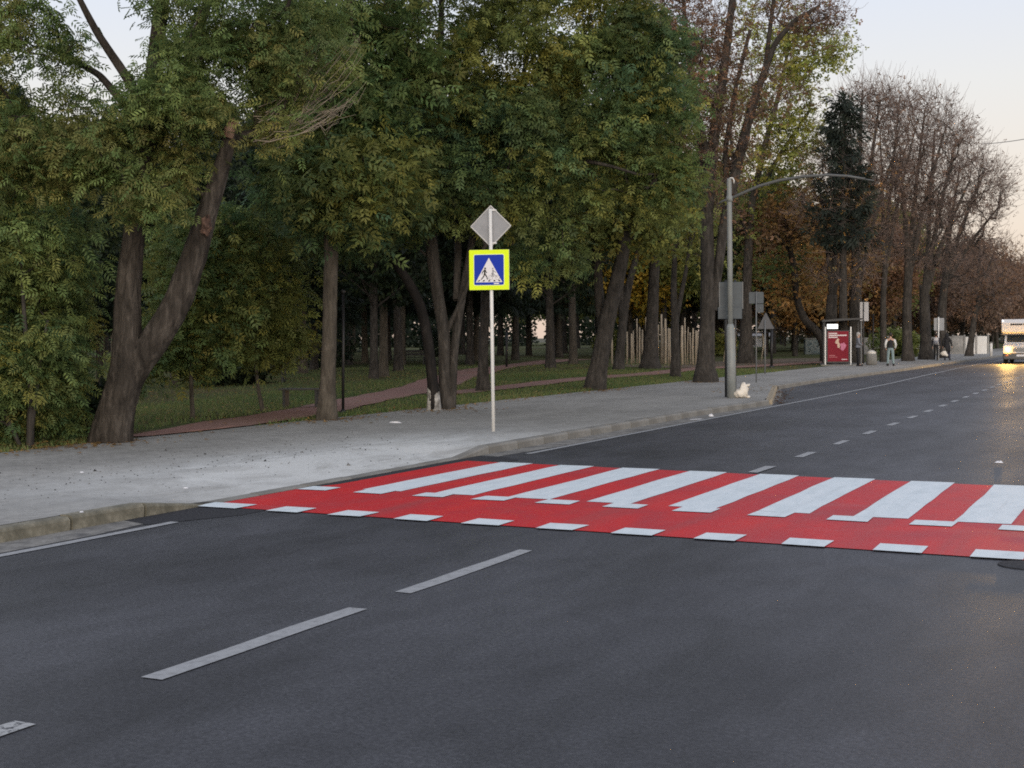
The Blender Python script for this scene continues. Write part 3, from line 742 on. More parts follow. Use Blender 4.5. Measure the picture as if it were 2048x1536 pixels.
# --- straight trunk by the pavement
ptree('straight_tree', 'tree with one straight slender grey trunk at the pavement edge beside the black post', (655, 840),
      [[(655, 840, 38), (655, 780, 31), (659, 680, 29), (661, 580, 28), (663, 500, 27), (660, 420, 25), (655, 300, 22), (660, 100, 19), (665, -150, 14)]],
      [(700, 370, 105, 75, -.3, 1.3, 1.4, DEEP), (640, 330, 80, 80, .5, 1.2, .8, DEEP), (650, 200, 120, 80, .5, 1.5, .9), (740, 110, 110, 90, 1, 1.5, .9), (660, -150, 300, 170, 0, 2.5, 1.2)],
      300, leaf='pinnate5', pal=ASH, per=26, sig=.42, bmat=M_bark4, rtip=.006, sides=20, step=.08)
# --- black leaning trunk with a lime washed foot
t3 = ptree('leaning_tree', 'black leaning tree with a lime-washed foot at the pavement edge', (868, 820),
      [[(868, 820, 24), (866, 776, 22), (857, 690, 21), (848, 640, 21), (836, 598, 20), (812, 556, 19), (791, 526, 18), (764, 479, 16), (740, 430, 13), (720, 370, 10)]],
      [(710, 390, 100, 60, -.4, 1.2, 1.2), (780, 400, 70, 60, -.8, 1.0, .9)], 110, leaf='pinnate5', pal=DEEP, per=26, sig=.42, bmat=M_bark3, rtip=.006, sides=16, step=.1)
b3 = G(868, 820, .13); d3 = depth(b3)
mb = MB(); mb.tube([np.array([b3[0], b3[1], .08]), np.array([b3[0], b3[1], .16]), W(867.5, 800, d3), W(867, 790, d3), W(866.5, 776, d3)], [.185, .168, .148, .143, .139], 20, False)
for i in range(80, 100): v_ = np.array(mb.v[i]); th_ = 2 * math.pi * (i - 80) / 20; mb.v[i] = tuple(v_ + [0, 0, .07 * math.sin(th_ * 1 + 2.0) + random.uniform(-.06, .04)])
part('lime_wash', mb, M_lime, t3, True)
# --- great central ash with several stems
ptree('ash_tree', 'multi-stemmed ash with the broadest dark green crown behind the crossing sign', (893, 818),
      [[(888, 818, 26), (889, 740, 24), (889, 680, 24), (884, 640, 24), (873, 571, 24), (864, 500, 25), (860, 440, 24, .3), (866, 360, 22, .4), (874, 280, 18, .4), (880, 150, 14, .4), (885, -80, 10, .4)],
       [(904, 816, 18), (906, 740, 17), (912, 670, 17), (922, 610, 16), (933, 545, 15, .2), (950, 450, 14, .5), (990, 320, 12, 1), (1040, 180, 10, 1.5), (1080, 0, 7, 2)],
       [(893, 662, 10), (912, 625, 9), (935, 570, 8, -.2), (965, 500, 7, -.4), (1010, 430, 6, -.6)],
       [(912, 600, 12, .2), (916, 500, 14, .6), (912, 420, 13, 1.0), (905, 300, 11, 1.2), (930, 150, 8, 1.4)],
       [(867, 350, 14, .4), (885, 325, 12, .2), (920, 296, 10, 0), (978, 266, 8, -.3), (1060, 220, 5, -.5)],
       [(950, 440, 12, .5), (1020, 370, 11, .2), (1100, 335, 11, 0), (1150, 318, 10, -.2), (1215, 330, 7, -.4), (1280, 350, 5, -.4)],
       [(985, 330, 10, 1), (1100, 220, 9, .6), (1200, 130, 6, .5)]],
      [(760, 340, 130, 90, -.8, 1.6, 1.5, DEEP), (860, 200, 150, 110, -.2, 2.0, 1.6), (1000, 120, 170, 120, .2, 2.4, 1.7, OLIVE), (1190, 190, 130, 120, .2, 2.0, 1.6), (1290, 270, 95, 110, .2, 1.5, 1.1, GREEN),
       (1180, 330, 120, 70, 0, 1.5, 1.0), (1040, 280, 120, 90, -.6, 1.6, 1.2), (930, 340, 90, 70, -1.0, 1.3, .7), (1000, 420, 110, 50, 0, 1.2, .55, OLIVE), (1090, 480, 90, 70, 1.2, 1.2, .6, DEEP), (1270, 90, 80, 70, 0, 1.2, .7, DEEP),
       (1020, -200, 420, 200, 0, 4.0, 2.8), (700, 470, 40, 30, 0, .8, .2, DEEP), (1340, 380, 45, 60, .5, 1, .35, GREEN), (830, 60, 150, 80, .6, 2, .8, ASH), (1215, 20, 80, 50, .4, 1.5, .6, OLIVE), (1090, -10, 80, 60, .4, 1.5, .4, OLIVE)],
      1080, gap=.27, holes=[(872, 330, 34), (930, 300, 28), (975, 275, 18), (1150, 325, 30), (1200, 335, 24), (880, 70, 50), (790, 200, 26), (1140, 50, 50), (1010, 330, 22), (905, 400, 26), (690, 190, 20)], leaf='pinnate5', pal=DEEP, per=40, sig=.265, lscale=.78, bmat=M_bark2, rtip=.006, sides=18, step=.1, droop=.45)
# --- trees in the lawn strip to the right of the sign
ptree('dark_trunk_tree', 'short dark trunk standing in the lawn just past the crossing sign pole', (966, 783),
      [[(966, 783, 26), (966, 740, 20), (968, 690, 18), (970, 600, 17), (972, 480, 14), (975, 300, 11)]], [(980, 420, 130, 110, 0, 2, 1)], 130, leaf='broad', pal=DARK, per=22, sig=.6, lscale=1.3, bmat=M_bark2, sides=14)
ptree('maple_tree', 'leaning dark maple with a second stem between the sign and the wooden palisade', (1190, 780),
      [[(1190, 780, 40), (1197, 735, 36), (1206, 690, 33), (1215, 640, 31), (1230, 580, 29), (1244, 520, 26), (1252, 460, 23), (1256, 410, 20, .2), (1262, 300, 15, .4), (1270, 150, 10, .6)],
       [(1207, 680, 20, .2), (1200, 620, 20, .4), (1196, 550, 18, .6), (1190, 480, 15, .8), (1180, 380, 12, 1.0), (1175, 250, 8, 1.2)]],
      [(1250, 430, 80, 50, 0, 1.6, .9, OLIVE), (1170, 440, 70, 60, 1, 1.6, .7), (1230, 340, 120, 80, .6, 2, 1), (1310, 420, 60, 70, 1, 1.5, .5, OLIVE), (1240, 150, 150, 140, 1, 2.5, 1)], 240, leaf='broad', pal=GREEN, per=22, sig=.5, bmat=M_bark2, sides=20, step=.12)
ptree('forked_tree', 'slim forked tree in front of the left end of the wooden palisade', (1236, 744),
      [[(1236, 744, 24), (1241, 700, 19), (1247, 640, 17), (1253, 590, 16), (1268, 530, 12), (1285, 470, 10), (1300, 380, 7)], [(1246, 640, 14), (1242, 590, 15), (1238, 520, 13), (1236, 440, 11), (1235, 340, 8)]],
      [(1270, 400, 90, 90, 0, 3, 1)], 110, leaf='broad', pal=GOLD, per=20, sig=.7, lscale=1.2, bmat=M_bark2)
ptree('broad_trunk_tree', 'straight tree with a flared foot standing before the wooden palisade', (1300, 742),
      [[(1300, 742, 44), (1301, 715, 30), (1303, 660, 24), (1307, 580, 21), (1311, 490, 19), (1316, 360, 15), (1320, 200, 10)]], [(1310, 330, 110, 100, 0, 3, 1, OLIVE), (1330, 150, 90, 100, 0, 3, 1, RUST)], 150, leaf='broad', pal=OLIVE, per=16, sig=.7, lscale=1.2, bmat=M_bark2)
ptree('forked_tree', 'slim dark tree forking low between the palisade and the tall rust-leaved tree', (1351, 756),
      [[(1351, 756, 20), (1351, 700, 17), (1350, 640, 16), (1347, 580, 13), (1350, 500, 10), (1358, 400, 8), (1362, 280, 6)], [(1352, 640, 11), (1362, 590, 10), (1374, 530, 8), (1384, 450, 7), (1392, 340, 5)]],
      [(1365, 400, 60, 130, .5, 1.6, 1, OLIVE)], 90, leaf='broad', pal=OLIVE, per=12, sig=.55, bmat=M_bark2, twigs=3)
# --- tall tree with rust leaves beside the lamp post
ptree('tall_tree', 'tall thick-trunked tree with sparse rust leaves and a stem leaning over the lamp post', (1410, 764),
      [[(1410, 764, 46), (1410, 730, 37), (1413, 680, 32), (1416, 600, 29), (1415, 520, 27), (1413, 440, 26), (1418, 350, 25), (1432, 240, 21), (1450, 120, 17), (1465, 0, 14), (1480, -160, 9)],
       [(1424, 620, 20), (1436, 540, 19), (1448, 450, 20), (1462, 380, 21), (1484, 290, 20), (1508, 200, 17), (1530, 140, 14), (1550, 85, 11), (1590, 40, 9), (1640, 12, 6)],
       [(1416, 430, 16), (1402, 330, 14, .3), (1390, 220, 12, .5), (1374, 80, 9, .6), (1360, -80, 6, .6)],
       [(1531, 130, 9), (1545, 20, 8), (1560, -100, 5)], [(1420, 340, 14), (1400, 240, 11, -.6), (1350, 120, 8, -.8), (1320, 20, 6, -.9)], [(1455, 410, 13), (1450, 300, 11, .5), (1470, 180, 9, .7), (1500, 60, 7, .8)]],
      [(1375, 120, 95, 150, 0, 2.2, 1.9), (1310, 20, 60, 60, .5, 1.6, .6), (1450, 190, 60, 170, 0, 2.0, 1.1), (1600, 20, 80, 45, 0, 1.8, .5), (1650, 40, 30, 50, 0, 1.0, .2), (1420, 330, 60, 110, 0, 1.6, .7), (1450, -150, 180, 130, 0, 3, 1.0), (1540, 180, 50, 50, 0, 1.5, .25)],
      440, leaf='small', pal=RUST, per=10, sig=.45, bmat=M_bark2, rtip=.008, sides=24, step=.12, twigs=7, tw_len=1.1, tw_r=.008)
ptree('lime_tree', 'yellow-green leaved tree with sky between its leaves behind the lamp arm', (1494, 726),
      [[(1494, 726, 36), (1492, 690, 26), (1493, 600, 20), (1497, 500, 17), (1505, 400, 14), (1530, 290, 11), (1560, 180, 8), (1580, 80, 5)], [(1505, 400, 9), (1560, 310, 8), (1620, 220, 6)], [(1497, 480, 10), (1470, 380, 8), (1460, 250, 6)]],
      [(1620, 100, 75, 50, 0, 2, 1.0), (1570, 190, 70, 60, 0, 2, .8), (1590, 260, 55, 50, 0, 2, 1.0), (1540, 330, 80, 45, 0, 2, .8), (1480, 250, 50, 80, 1, 2, .8), (1560, 110, 80, 60, 0, 2, .6), (1530, 30, 80, 60, 1, 2, .6), (1460, 430, 70, 50, 1, 2, .6, OLIVE)],
      250, leaf='broad', pal=LIME, per=22, sig=.5, lscale=1.15, bmat=M_bark2, twigs=2)
ptree('curved_tree', 'tree with a trunk curving sideways from behind the bus shelter and orange leaves', (1652, 724),
      [[(1652, 724, 20), (1648, 690, 17), (1636, 665, 16), (1610, 642, 15), (1597, 610, 14), (1591, 574, 13), (1588, 535, 12), (1580, 500, 11), (1574, 470, 9), (1572, 430, 7)], [(1580, 505, 6), (1556, 470, 5), (1530, 460, 4)], [(1578, 480, 6), (1600, 430, 5), (1610, 380, 4)]],
      [(1600, 430, 65, 55, 0, 3, 1.0), (1530, 450, 60, 45, 0, 3, .7, RUST), (1600, 560, 50, 50, 2, 3, .6), (1540, 530, 50, 50, 2, 3, .6, GREEN), (1560, 380, 60, 40, 2, 3, .5, OLIVE)], 190, leaf='far', pal=ORANGE, per=12, sig=.7, lscale=.75, bmat=M_bark2)

# --- bare lime trees in a row behind the bus stop
def bare(label, b, stems, blobs, n, pal=BROWN, per=4, tw=7, **kw):
    return ptree('bare_lime_tree', label, b, stems, blobs, int(n * 1.25), leaf='small', pal=pal, per=per, sig=.6, lscale=1.1, bmat=M_bark2, rtip=.011, twigs=tw, tw_len=1.5, tw_r=.011, up=.12, group='half-bare trees along the far pavement', tw_up=.38, maxr=.16, **kw)
def fan(x, y, wd, tips, kn=None):
    """stems fanning upwards from a fork"""
    return [[(x, y, wd), (x + (tx - x) * .22 + (random.uniform(-3, 3)), y - (y - ty) * .30, wd * .8), (x + (tx - x) * .55, y - (y - ty) * .62, wd * .55), (tx, ty, wd * .25)] for tx, ty in tips]
bare('half-bare tree forking right behind the bus shelter roof, orange leaves inside', (1662, 728), [[(1662, 728, 26), (1661, 690, 22), (1662, 640, 21), (1664, 590, 20)]] + fan(1664, 595, 14, [(1640, 380), (1690, 330), (1720, 400)]),
     [(1690, 370, 60, 110, 0, 3, 1), (1650, 420, 40, 60, 0, 3, .3), (1690, 520, 50, 60, 0, 3, .4, ORANGE)], 170, pal=ORANGE, per=5)
bare('tallest half-bare tree with several close stems next to the standing woman', (1712, 726), [[(1712, 726, 30), (1711, 680, 26), (1712, 630, 26), (1710, 570, 24)]] + fan(1711, 600, 15, [(1690, 260), (1725, 180), (1760, 200), (1790, 300)]),
     [(1740, 290, 75, 130, 0, 3.5, 1.4), (1730, 420, 70, 90, 0, 3, .5)], 250)
bare('slim half-bare tree rising beside the litter bin', (1768, 724), [[(1768, 724, 14), (1767, 680, 12), (1766, 600, 11), (1770, 540, 10)]] + fan(1770, 550, 9, [(1760, 260), (1800, 190), (1830, 260)]),
     [(1795, 290, 65, 120, 0, 3, 1), (1780, 430, 60, 90, 0, 3, .4)], 180)
bare('half-bare tree with a thick dark trunk between the vest wearer and the stop sign', (1815, 722), [[(1815, 722, 24), (1814, 690, 20), (1813, 620, 18), (1816, 560, 17)]] + fan(1815, 570, 13, [(1800, 300), (1850, 220), (1890, 260)]),
     [(1850, 310, 75, 130, 0, 3.5, 1.2), (1830, 450, 70, 80, 0, 3, .4)], 210)
bare('half-bare tree with paired stems just before the stop sign', (1853, 719), [[(1853, 719, 30), (1853, 690, 24), (1850, 630, 22), (1848, 570, 18)]] + fan(1850, 590, 13, [(1870, 260), (1910, 290), (1940, 360)]),
     [(1905, 350, 75, 110, 0, 3.5, 1.2), (1880, 470, 80, 70, 0, 3, .4)], 210)
bare('half-bare tree rising behind the dark-coated walker', (1886, 716), [[(1886, 716, 22), (1885, 690, 18), (1884, 620, 17), (1890, 560, 15)]] + fan(1887, 580, 12, [(1920, 330), (1970, 340), (2000, 410)]),
     [(1950, 400, 65, 105, 0, 3.5, 1.2), (1930, 520, 70, 60, 0, 3, .5)], 200)
bare('leaning rust-leaved tree in front of the pale fence', (1938, 712), [[(1938, 712, 16), (1941, 690, 13), (1948, 640, 11), (1960, 590, 9)]] + fan(1955, 610, 8, [(1960, 480), (1990, 500), (2010, 540)]),
     [(1980, 540, 60, 70, 0, 4, 1), (1950, 590, 50, 40, 0, 4, .5)], 150, pal=RUST, per=12, tw=4)
# spruce
def spruce(label, b, top, half):
    base = G(b[0], b[1], .13); dep = depth(base); H = W(b[0], top, dep)[2]; Rr = half / F * dep
    root = thing('spruce_tree', label, 'tree', base); 
    P = np.array([[0, 0, -.2], [0, 0, H * .5], [0, 0, H]]); P, r = smooth_line(P, [.28, .16, .02], .5); v, q, t = trunk_tube(P, r, 10, .04)
    link('trunk', npmesh('trunk', v, q, t, M_bark2, True), root)
    pos = []; dr = []; lim = []
    for zf in np.linspace(.48, .985, 16):
        L = Rr * (1 - zf) ** .75 * 1.2 + .3; nb = 7
        for k in range(nb):
            a = rng.uniform(0, 6.28); ll = L * rng.uniform(.45, 1.2); d = np.array([math.cos(a), math.sin(a), 0]); z0 = zf * H + rng.normal(scale=.12)
            crv = lambda s_: d * ll * s_ + [0, 0, z0 - .55 * ll * s_ + .42 * ll * s_ ** 2]
            lim.append([crv(0), crv(.35), crv(.7), crv(1.0)])
            for s_ in np.arange(.25, 1.02, .34 / max(ll, .5)):
                for kk in range(2): pos.append(crv(s_) + rng.normal(scale=[.10, .10, .07])); dr.append(d * .5 + [0, 0, -.75] + rng.normal(scale=.35, size=3))
            for kk in range(3): pos.append(crv(1.0)); dr.append(d + [0, 0, .1] + rng.normal(scale=.25, size=3))
    for kk in range(10): pos.append(np.array([0, 0, H * .985])); dr.append(np.array([0, 0, .9]) + rng.normal(scale=.35, size=3))
    v, q = tubes_np(np.array(lim), np.tile([[.05, .04, .03, .012]], (len(lim), 1)), 4); link('branches', npmesh('branches', v, q, mat=M_bark2, smooth=True), root)['kind'] = 'stuff'
    pos = np.array(pos); dr = np.array(dr)
    v, q, t = sprays(pos, dr, .6, rng.uniform(.6, 1.1, len(pos)), 'needle', pal_mix(SPRUCE, pos)); link('crown', npmesh('crown', v, q, mat=M_leaf, tint=t), root)
spruce('blue-black spruce rising above the end of the lamp arm', (1686, 729), 205, 64)
spruce('small pointed spruce behind the lamp arm near the curved trunk', (1546, 708), 338, 42)

# --- the wood behind: a few shapes, copied
PROTO = {}
def proto(key, H, crown0, Rr, pal, kind, n, bmat, tr=.24, stems=1, shell=.3, scale=1.0, conifer=False):
    """Crown and trunk meshes of one background tree, at the origin."""
    P = []; V = []; Q = []; T = []; o = 0
    for s in range(stems):
        lean = rng.normal(scale=.04 * H, size=2)
        p, r = smooth_line([(0, 0, -.3), (lean[0] * .05, lean[1] * .05, .4), (lean[0] * .3, lean[1] * .3, H * .4), (lean[0], lean[1], H * .97)], [tr * 1.5, tr * 1.05, tr * .8, .04], .5)
        v, q, t = trunk_tube(p, r, 10, .06); V.append(v); Q.append(q + o); T.append(t + o); o += len(v); P.append(p)
    # limbs
    lim = []
    for i in range(26):
        s = P[i % stems]; j = int(rng.uniform(crown0 / H * .8, .9) * (len(s) - 1)); a = rng.uniform(0, 6.28); L = Rr * rng.uniform(.4, .9)
        d = np.array([math.cos(a), math.sin(a), .1 if conifer else .6]); lim.append([s[j], s[j] + d * L * .5 + [0, 0, .1], s[j] + d * L + [0, 0, -.2 if conifer else .3]])
    v, q = tubes_np(np.array(lim), np.tile([[.07, .05, .02]], (len(lim), 1)), 5); V.append(v); Q.append(q + o); o += len(v)
    tm = npmesh('trunk', np.concatenate(V), np.concatenate(Q), np.concatenate(T), bmat, True)
    if conifer:
        zf = rng.uniform(0, 1, n) ** 1.2; z = crown0 + (H - crown0) * zf; rad = (Rr * (1 - zf) ** .7 + .3) * np.sqrt(rng.uniform(.05, 1, n)); a = rng.uniform(0, 6.28, n)
        lay = np.sin(z * 5.0) * .15
        pos = np.stack([np.cos(a) * rad, np.sin(a) * rad, z - .25 * rad + lay], 1); dr = np.stack([np.cos(a), np.sin(a), -.5 * np.ones(n)], 1) + rng.normal(scale=.3, size=(n, 3))
    else:
        nc = 70; cc = ellipsoid_pts(nc, np.array([0, 0, (H + crown0) / 2]), np.array([Rr, Rr, (H - crown0) / 2]), shell)
        pos = cc[rng.integers(0, nc, n)] + rng.normal(scale=[.75, .75, .5], size=(n, 3)); dr = rand_dirs(n) + [0, 0, -.3]
    v, q, t = sprays(pos, dr, .6, rng.uniform(.75, 1.3, n) * scale, kind, pal_mix(pal, pos))
    v[:, 2] = np.maximum(v[:, 2], .25)
    PROTO[key] = (tm, npmesh('crown', v, q, mat=M_leaf, tint=t))
proto('conifer1', 19, 4.0, 3.0, DARK, 'needle', 2600, M_bark2, .26, conifer=True)
proto('conifer2', 17, 5.2, 2.6, DARK, 'needle', 2300, M_bark2, .22, conifer=True)
proto('decid1', 17, 5.0, 3.8, [(.008, .014, .008), (.014, .023, .011), (.026, .034, .014)], 'far', 4200, M_bark2, .26)  # leaf colours darkened too, for the wood's inner shade
proto('decid2', 15, 4.2, 3.6, DARK, 'far', 4000, M_bark4, .22)
proto('olive1', 16, 4.5, 3.8, OLIVE, 'far', 3800, M_bark2, .24)
proto('gold1', 12, 3.0, 3.4, GOLD, 'far', 3200, M_bark2, .18)
proto('rust1', 14, 3.2, 3.8, RUST, 'far', 2600, M_bark2, .2, stems=2)
proto('orange1', 12, 2.6, 3.4, ORANGE, 'far', 2800, M_bark2, .18)
proto('brown1', 13, 2.2, 4.0, BROWN, 'far', 3000, M_bark2, .2, stems=2)
LAB = {'conifer': ('dark conifer', 'dark conifer with bare lower trunk in the shaded park wood'),
       'decid': ('', 'dark green leafy tree with bare lower trunk in the shaded park wood'),
       'olive': ('', 'olive-leaved tree in the park wood behind the lawn'),
       'gold': ('', 'golden-leaved tree glowing among dark trunks behind the palisade'),
       'rust': ('', 'rust-leaved tree in the wood behind the bus stop'),
       'orange': ('', 'orange-leaved tree behind the bus stop and playground'),
       'brown': ('', 'brown-leaved tree at the far end of the street')}
placed = []
HT = dict(conifer1=19, conifer2=17, decid1=17, decid2=15, olive1=16, gold1=12, rust1=14, orange1=12, brown1=13)
def plant(key, x, y, sc=1.0, label=None):
    tm, cm = PROTO[key]; k = key.rstrip('0123456789')
    dv = np.array([x, y, 0]) - CAM; dd = float(dv @ FWD); pxx = 1024 + F * float(dv @ RGT) / dd
    ytop = np.interp(pxx, [-100, 60, 120, 320, 380, 600, 1250, 1330, 1480, 1600, 1800, 2050], [150, 120, 240, 240, 190, 170, 170, 240, 330, 400, 420, 500])
    sc = min(sc, (1.75 + (675 - ytop) / F * dd) / HT[key] / 1.06)
    if sc < .42: return
    for p in placed:
        if (p[0] - x) ** 2 + (p[1] - y) ** 2 < 2.2 ** 2: return
    placed.append((x, y))
    nm = {'conifer': 'conifer_tree', 'decid': 'leafy_tree', 'olive': 'olive_leaved_tree', 'gold': 'golden_tree', 'rust': 'rust_tree', 'orange': 'orange_tree', 'brown': 'brown_tree'}[k]
    r = thing(nm, label or LAB[k][1], 'tree', (x, y, hill(x, y)), {'conifer': 'conifers in the park wood', 'decid': 'leafy trees in the park wood', 'olive': 'olive trees in the park wood', 'gold': 'golden trees behind the palisade',
        'rust': 'rust trees behind the bus stop', 'orange': 'orange trees behind the bus stop', 'brown': 'brown trees far along the street'}[k], rng.uniform(0, 6.28))
    r.scale = (sc, sc, sc * rng.uniform(.92, 1.1))
    link('trunk', tm, r); link('crown', cm, r)
def plant_px(key, px, py, sc=1.0, label=None):
    g = G(px, py, .13); plant(key, g[0], g[1], sc, label)
NEAR = [('decid2', 605, 751, 'thin dark tree just past the dark bench under the olive tree'), ('conifer1', 628, 744, 'thin conifer trunk hidden partly by the straight grey tree'), ('conifer2', 706, 742, 'thin conifer trunk just past the tall black post'),
 ('decid1', 748, 764, 'thick dark trunk on the lawn between the tall black post and the leaning tree'), ('decid2', 767, 760, 'greyish trunk touching the thick dark one on the lawn'), ('conifer1', 776, 722, 'conifer deep in the wood above the red path'),
 ('decid1', 798, 746, 'second thick trunk on the lawn, next to the black bench'), ('conifer2', 940, 729, 'conifer trunk seen just before the sign pole'), ('decid2', 952, 722, 'pale trunk seen just before the sign pole'),
 ('decid1', 1031, 722, 'trunk on the lawn beside the black post past the sign pole'), ('decid1', 1102, 740, 'stout flared trunk on the lawn beside the branch path'), ('conifer1', 1119, 716, 'conifer trunk close behind the stout flared trunk'),
 ('decid2', 1147, 731, 'grey trunk standing at the bend of the red path'), ('gold1', 1172, 716, 'golden tree behind the leaning maple'), ('gold1', 1262, 714, 'golden tree behind the slim forked tree and palisade'), ('olive1', 1330, 714, 'olive tree right behind the middle of the palisade'),
 ('gold1', 1285, 706, 'farther golden tree seen over the palisade'), ('decid1', 1000, 712, 'dark trunk deep behind the sign pole'), ('olive1', 1360, 706, 'farther olive tree behind the palisade end'), ('olive1', 1450, 706, 'olive tree behind the large sign back'),
 ('orange1', 1590, 712, 'orange tree behind the trunk that curves sideways'), ('orange1', 1620, 704, 'orange tree behind the graffiti cabinet'), ('olive1', 1545, 703, 'olive tree beyond the triangle sign'), ('decid1', 1530, 712, 'dark green tree behind the swing frame'),
 ('orange1', 1695, 706, 'orange tree glowing behind the shelter roof'), ('orange1', 1740, 704, 'orange tree behind the litter bin'), ('olive1', 1790, 703, 'olive tree behind the vest wearer'), ('rust1', 1640, 702, 'rust tree behind the near edge of the shelter'),
 ('conifer1', 440, 760, None), ('decid2', 350, 770, None), ('conifer2', 300, 755, None), ('conifer1', 520, 735, None), ('conifer2', 200, 790, None), ('decid1', 120, 800, None), ('conifer1', 30, 790, None), ('decid2', 250, 775, None), ('conifer1', -40, 800, None), ('conifer1', 570, 730, None)]
for k, px, py, lab in NEAR: plant_px(k, px, py, rng.uniform(.9, 1.15), lab)
cnt = 0
while cnt < 84:                              # deeper into the wood
    px = rng.uniform(-60, 1480); d = rng.uniform(75, 185) if px < 1000 else rng.uniform(110, 190)
    p = W(px, 680, d); 
    if p[0] > -24: continue
    if px > 1020 and px < 1100 and rng.uniform() < .6: continue
    key = rng.choice(['conifer1', 'conifer2', 'decid1', 'decid2', 'conifer1', 'decid2'] if px < 1000 else ['decid1', 'olive1', 'decid2', 'conifer2', 'olive1', 'rust1'])
    plant(key, p[0], p[1], rng.uniform(.85, 1.2)); cnt += 1
cnt = 0
while cnt < 46:
    px = rng.uniform(1420, 2120); d = rng.uniform(112, 220); p = W(px, 680, d)
    if p[0] > -16.5: continue
    key = rng.choice(['rust1', 'brown1', 'orange1', 'olive1', 'brown1', 'rust1'] if px < 1850 else ['brown1', 'rust1', 'brown1'])
    plant(key, p[0], p[1], rng.uniform(.75, 1.0) * (1 if px < 1850 else .85)); cnt += 1
for px, d in ((1965, 128), (1995, 140), (2020, 150), (2050, 165), (2080, 180), (1985, 170), (2035, 190), (2065, 210), (2100, 200)):
    p = W(px, 680, d); plant('brown1' if px % 2 else 'rust1', min(p[0], -13.5), p[1], .72)

# far wood closing the view: one leafy mass
n_ = 26000; az = rng.uniform(R(-62), R(-1), n_); dist = rng.uniform(225, 262, n_); zz = rng.uniform(0, 1, n_) ** .9 * (11 + 2.5 * np.sin(az * 37) + 1.5 * np.sin(az * 91))
pos = np.stack([np.sin(az) * dist, np.cos(az) * dist, zz], 1)
gap = ((np.abs(az - math.atan2(*W(1082, 690, 100)[:2])) < .006) & (zz < 5.5)); pos = pos[~gap]
v, q, t = sprays(pos, rand_dirs(len(pos)), .7, rng.uniform(1.8, 3.4, len(pos)), 'far', pal_mix(DARK, pos, .4, .05) * np.where(pos[:, 0:1] / pos[:, 1:2] > -.28, [[2.6, 1.7, 1.5]], [[.8, .8, .8]]))  # dark leaf colour stands in for the depth shade between trunks
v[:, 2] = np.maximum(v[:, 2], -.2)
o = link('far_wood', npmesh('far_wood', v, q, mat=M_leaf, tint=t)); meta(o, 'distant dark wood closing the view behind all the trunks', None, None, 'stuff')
# low dark shrubs deep in the park
for i, (px, py, wd) in enumerate([(430, 775, 2.4), (480, 772, 2.0), (650, 735, 3.0), (880, 716, 3.0), (1220, 712, 2.6), (1440, 712, 2.2), (1780, 712, 2.6), (1812, 712, 2.2), (20, 868, 1.2), (110, 868, 1.1), (180, 862, 1.0)]):
    g = G(px, py, .13); m = 500; pos = ellipsoid_pts(m, np.array([0, 0, wd * .4]), np.array([wd * .6, wd * .6, wd * .45]), .2); pos[:, 2] = np.maximum(pos[:, 2], .05)
    v, q, t = sprays(pos, rand_dirs(m) + [0, 0, .2], .6, rng.uniform(.6, 1.1, m) * (.8 if wd > 1.5 else .7), 'far', pal_mix(DARK if px < 1000 else OLIVE, pos)); v[:, 2] = np.maximum(v[:, 2], 0)
    lab = ['low dark shrub behind the two young trees', 'low dark shrub behind the paler young tree', 'dark shrub deep among the trunks past the straight tree', 'dark shrub deep in the wood behind the ash', 'olive shrub behind the wooden palisade', 'olive shrub behind the swing frame', 'olive shrub before the pale fence near the bin', 'olive shrub before the pale fence near the vest wearer', 'dark undergrowth shrub at the very edge of the photo behind the thicket', 'dark undergrowth shrub under the sapling thicket', 'dark undergrowth shrub at the foot of the forked ash'][i]
    r_ = meta(link('shrub', npmesh('shrub', v, q, mat=M_leaf, tint=t), None, (g[0], g[1], .13)), lab, 'shrub')

# grass blades and fallen leaves
def off_path(P, keep=0.0):
    ok = np.ones(len(P), bool)
    for pts, hw in PATHS[:2]:
        for a, b in zip(pts[:-1], pts[1:]):
            ab = b - a; t = np.clip(((P - a) @ ab) / (ab @ ab), 0, 1); ok &= np.linalg.norm(P - a - t[:, None] * ab, axis=1) > hw - .05
    return ok | (rng.uniform(size=len(P)) < keep)
def scatter(n, x0, x1, y0, y1):
    return np.stack([rng.uniform(x0, x1, n), rng.uniform(y0, y1, n)], 1)
P = np.concatenate([scatter(52000, -24, BACK - .02, 15, 60), scatter(9000, BACK - .5, BACK + .06, 12, 60), scatter(22000, -40, -22, 22, 70)])
P = P[off_path(P)]; n_ = len(P); z = np.array([hill(a, b) for a, b in P]); hgt = rng.uniform(.03, .11, n_); a = rng.uniform(0, 6.28, n_); ln = rng.normal(scale=.04, size=(n_, 2))
wv = np.stack([np.cos(a), np.sin(a)], 1) * rng.uniform(.008, .02, n_)[:, None]
V = np.zeros((n_, 3, 3)); V[:, 0, :2] = P - wv; V[:, 1, :2] = P + wv; V[:, 2, :2] = P + ln; V[:, 0, 2] = V[:, 1, 2] = z - .01; V[:, 2, 2] = z + hgt
GR = [(.030, .05, .018), (.05, .075, .024), (.075, .09, .03), (.10, .09, .04)]
me = npmesh('grass', V.reshape(-1, 3), None, np.arange(n_ * 3).reshape(-1, 3), M_leaf, tint=np.repeat(pal_mix(GR, np.column_stack([P, z]), .5, .5), 3, 0))
meta(link('grass', me), 'short dark green grass of the park lawn', None, None, 'stuff')
P = np.concatenate([scatter(3600, -30, BACK, 14, 75), scatter(420, BACK - .3, BACK + .8, 11, 40), scatter(60, -11.9, -10.2, 36, 43)])
P = P[~((P[:, 1] > 33) & (P[:, 0] > BACK) & (P[:, 0] < -9.5) & (P[:, 1] < 34))]
